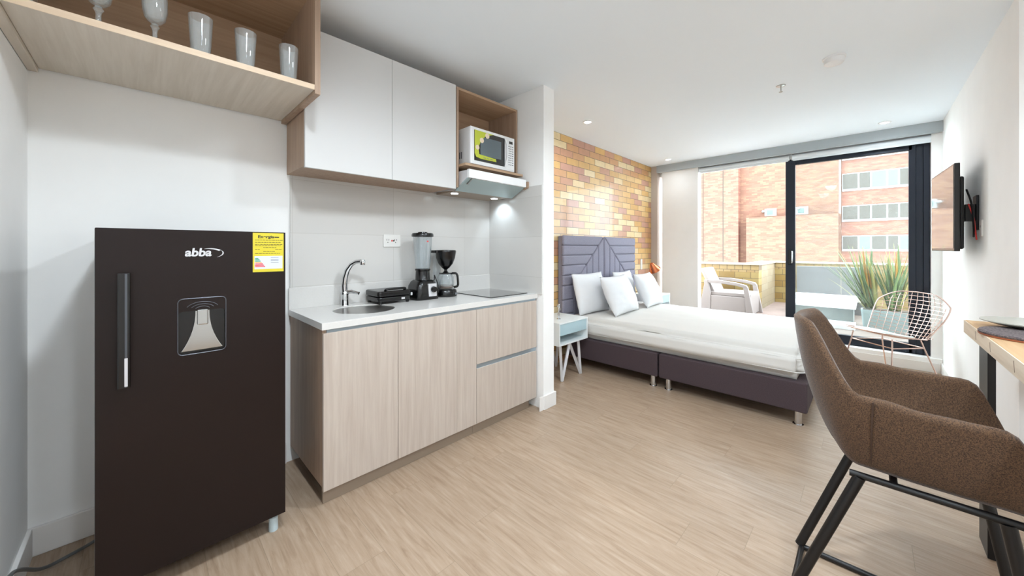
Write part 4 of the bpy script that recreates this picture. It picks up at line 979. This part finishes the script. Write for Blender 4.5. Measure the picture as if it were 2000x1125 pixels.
# ================================================================== TERRACE
ZT = .18
struct('terrace_floor', B(XW + .3, 9.6, -6, 9, ZT - .1, ZT), M['terr'])
PT = 1.02
def para(name, x0, x1, y0, y1, mat, top=True, tm=None):
    struct(name, B(x0, x1, y0, y1, ZT, PT - .16 if top else PT - .03), mat)
para('wall_parapet_near', 7.64, 7.9, 1.38, 8, M['par']); struct('wall_parapet_near_course', B(7.638, 7.9, 1.378, 8, PT - .16, PT - .03), M['parT']); struct('trim_5', B(7.62, 7.92, 1.36, 8, PT - .03, PT), M['coping'])
struct('wall_parapet_return', B(7.9, 9.2, 1.38, 1.62, ZT, PT - .03), M['parX']); struct('trim_6', B(7.92, 9.2, 1.36, 1.64, PT - .03, PT), M['coping'])
para('wall_parapet_far', 9.2, 9.45, -6, 1.64, M['par']); struct('wall_parapet_far_course', B(9.198, 9.45, -6, 1.62, PT - .16, PT - .03), M['parT']); struct('trim_7', B(9.18, 9.47, -6, 1.66, PT - .03, PT), M['coping'])
# roof structure on the terrace: grey upstand and white slab
t = thing('roof_curb', 'long low white slab with a grey upstand panel out on the terrace', 'curb', (8.0, .0, ZT))
obj('upstand_panel', B(8.28, 8.40, .0, .92, ZT, .97), M['conc'], t, bevel=.004); obj('panel_joint', B(8.277, 8.281, .32, .326, ZT, .965), M['kick'], t)
obj('upper_slab', B(7.86, 8.28, .05, .92, .44, .50), M['white'], t, bevel=.004); obj('slab', B(7.05, 7.86, .12, .86, .42, .455), M['white'], t, bevel=.004)
obj('slab_face', B(7.08, 7.84, .15, .84, ZT, .42), plain('slab_face_grey', lin(116, 120, 118), .7), t)
obj('plinth', B(6.72, 7.08, .12, .80, ZT, ZT + .06), M['white'], t, bevel=.003)
# garden chair: white resin armchair
gx, gy = 7.16, 1.72
t = thing('garden_armchair', 'white moulded resin armchair on the terrace by the yellow brick parapet', 'chair', (gx, gy, ZT))
ax0, ax1 = gx - .33, gx + .33
def ARM(x):
    # side frame seen in elevation (y,z): trapezoid with opening below the armrest
    bm = nb(); yb, yf = gy + .36, gy - .40
    outl = [(yb + .03, ZT), (yb - .06, ZT + .50), (yb - .05, ZT + .565), (yb - .25, ZT + .575), (yf + .22, ZT + .545), (yf + .08, ZT + .51), (yf + .055, ZT + .47), (yf - .03, ZT)]
    prism(bm, [(yb + .03, ZT), (yb - .06, ZT + .50), (yb - .05, ZT + .565), (yb - .12, ZT + .57), (yb - .12, ZT + .52), (yb - .16, ZT + .33), (yb - .16, ZT)], 'X', x - .03, x + .03)
    prism(bm, [(yb - .12, ZT + .57), (yb - .3, ZT + .572), (yf + .22, ZT + .545), (yf + .08, ZT + .51), (yf + .055, ZT + .47), (yf + .12, ZT + .47), (yf + .22, ZT + .495), (yb - .3, ZT + .52), (yb - .12, ZT + .52)], 'X', x - .03, x + .03)
    prism(bm, [(yf + .055, ZT + .47), (yf + .12, ZT + .47), (yf + .10, ZT + .30), (yf + .08, ZT), (yf - .03, ZT)], 'X', x - .03, x + .03)
    prism(bm, [(yb - .16, ZT + .31), (yf + .10, ZT + .31), (yf + .085, ZT + .02), (yb - .16, ZT + .02)], 'X', x - .02, x + .02)
    return bm
obj('side_frame', ARM(ax0), M['plast'], t, bevel=.006); obj('side_frame', ARM(ax1), M['plast'], t, bevel=.006)
obj('seat', B(ax0 + .02, ax1 - .02, gy - .35, gy + .22, ZT + .31, ZT + .37), M['plast'], t, bevel=.012)
obj('front_panel', B(ax0 + .02, ax1 - .02, gy - .375, gy - .345, ZT + .02, ZT + .36), M['plast'], t, bevel=.006)
bm = nb(); prism(bm, [(gy + .14, ZT + .33), (gy + .20, ZT + .33), (gy + .39, ZT + .74), (gy + .37, ZT + .765), (gy + .33, ZT + .76)], 'X', ax0 + .05, ax1 - .05); obj('backrest', bm, M['plast'], t, bevel=.01)
# planter with two flax plants
t = thing('planter', 'long pale planter box on the terrace outside the glass door', 'planter', (7.0, -.33, ZT))
plx0, plx1, ply0, ply1 = 6.92, 7.12, -.72, .055
bm = nb(); rr_ = [(plx0, ply0), (plx1, ply0), (plx1, ply1), (plx0, ply1)]
obj('box', loft([(7.02, -.33, .095, .375, .03, ZT), (7.02, -.33, .115, .40, .03, ZT + .27)]), M['pot'], t, smooth=True)
obj('soil', B(6.93, 7.11, -.71, .05, ZT + .265, ZT + .278), plain('soil', lin(70, 56, 46), .95, noise=.2, nscale=60), t)
def flax(cx, cy, n, lean, label, seed):
    t = thing('flax_plant', label, 'plant', (cx, cy, ZT + .275), 'striped flax plants in the planter')
    rg = random.Random(seed); buckets = {'leafg': nb(), 'leafy': nb(), 'leafo': nb()}; cnt = 0
    for k in range(n):
        az = rg.uniform(0, 2 * PI); sp = rg.uniform(.05, .42); L0 = rg.uniform(.5, .95); w0 = rg.uniform(.014, .027)
        d0 = Vector((math.cos(az) * sp * .5, math.sin(az) * sp + lean, 1)).normalized(); droop = rg.uniform(.0, .18) * (sp + .2)
        out = Vector((d0.x, d0.y, 0)); out = out.normalized() if out.length > 1e-4 else Vector((0, 1, 0)); side = out.cross(Vector((0, 0, 1)))
        key = 'leafo' if k % 11 == 3 else ('leafy' if k % 3 == 1 else 'leafg'); bm = nb(); base = Vector((cx + rg.uniform(-.04, .04), cy + rg.uniform(-.05, .05), ZT + .27)); prev = None
        for i in range(9):
            s = i / 8; p = base + d0 * L0 * s + out * droop * s * s - Vector((0, 0, droop * .5 * s ** 3)); ww = w0 * (1 - s ** 2.5) * (.6 + .4 * min(1, s * 4)) + .0006
            a = bm.verts.new(p - side * ww); b = bm.verts.new(p + Vector(out) * ww * .35); c = bm.verts.new(p + side * ww)
            if prev: bm.faces.new((prev[0], a, b, prev[1])); bm.faces.new((prev[1], b, c, prev[2]))
            prev = (a, b, c)
        o = obj('leaf', bm, M[key], t, smooth=True)
        s_ = o.modifiers.new('th', 'SOLIDIFY'); s_.thickness = .0016
    return t
flax(7.02, -.03, 46, .30, 'green and yellow flax plant leaning left in the planter', 4)
flax(7.02, -.25, 46, .02, 'upright green and yellow flax plant nearest the door frame in the planter', 9)

# ================================================================== BUILDING ACROSS
FX = 45
t = thing('brick_building', 'large orange brick apartment building across from the terrace', 'building', (FX, 4, -12))
obj('wall', B(FX, FX + 8, 1.75, 9.8, -12, 22), M['fac'], t, label='orange brick wall')
obj('wall', B(FX - .8, FX + 8, 9.8, 32, -12, 22), M['fac2'], t, label='redder brick wing')
obj('wall', B(FX - 1.2, FX - .001, 1.9, 9.0, -12, 4.45), M['fac'], t, label='lower projecting brick block')
obj('wall', B(FX + .3, FX + 8, -16, 1.75, -12, 22), M['fac2'], t, label='window wing of red brick')
for y in (11.2, 13.2, 17.5): obj('expansion_joint', B(FX - .82, FX - .8, y, y + .08, -12, 22), M['ink'], t)
obj('corner_joint', B(FX - .02, FX, 1.76, 1.9, 4.5, 22), M['kick'], t)
bands = ((6.65, 8.15), (3.85, 5.2), (1.15, 2.45), (-1.6, -.3), (9.5, 10.9))
for bi, (z0, z1) in enumerate(bands):
    obj('sill', B(FX + .15, FX + .3, -16, 1.7, z0 - .12, z0), M['wframe'], t)
    y = 1.7; k = 0
    rg = random.Random(bi + 2)
    while y > -6:
        w_ = (1.1, .8, 1.0, .7)[k % 4]; bl = rg.random() < (.7 if bi == 0 and y > -.4 else .15)
        wv = obj('window', B(FX + .22, FX + .3, y - w_ + .0, y, z0, z1), M['wframe'], t)
        obj('pane', B(FX + .19, FX + .22, y - w_ + .06, y - .06, z0 + .08, z1 - .08), M['wblind'] if bl else M['wpane'], wv)
        y -= w_; k += 1
for y, z in ((4.1, 4.6), (6.6, 4.6)):
    wv = obj('window', B(FX - .05, FX, y, y + 1.0, z, z + .75), M['wframe'], t); obj('pane', B(FX - .06, FX - .05, y + .3, y + .8, z + .12, z + .62), M['wblind'], wv)
for y, z in ((7.7, 5.0), (5.7, 5.2), (4.9, 5.1)):
    obj('wall_lamp', lathe(nb(), [(.0, .25), (.12, .2), (.16, .08), (.12, 0), (0, 0)], (FX - .12, y, z), 14), M['wframe'], t, smooth=True)
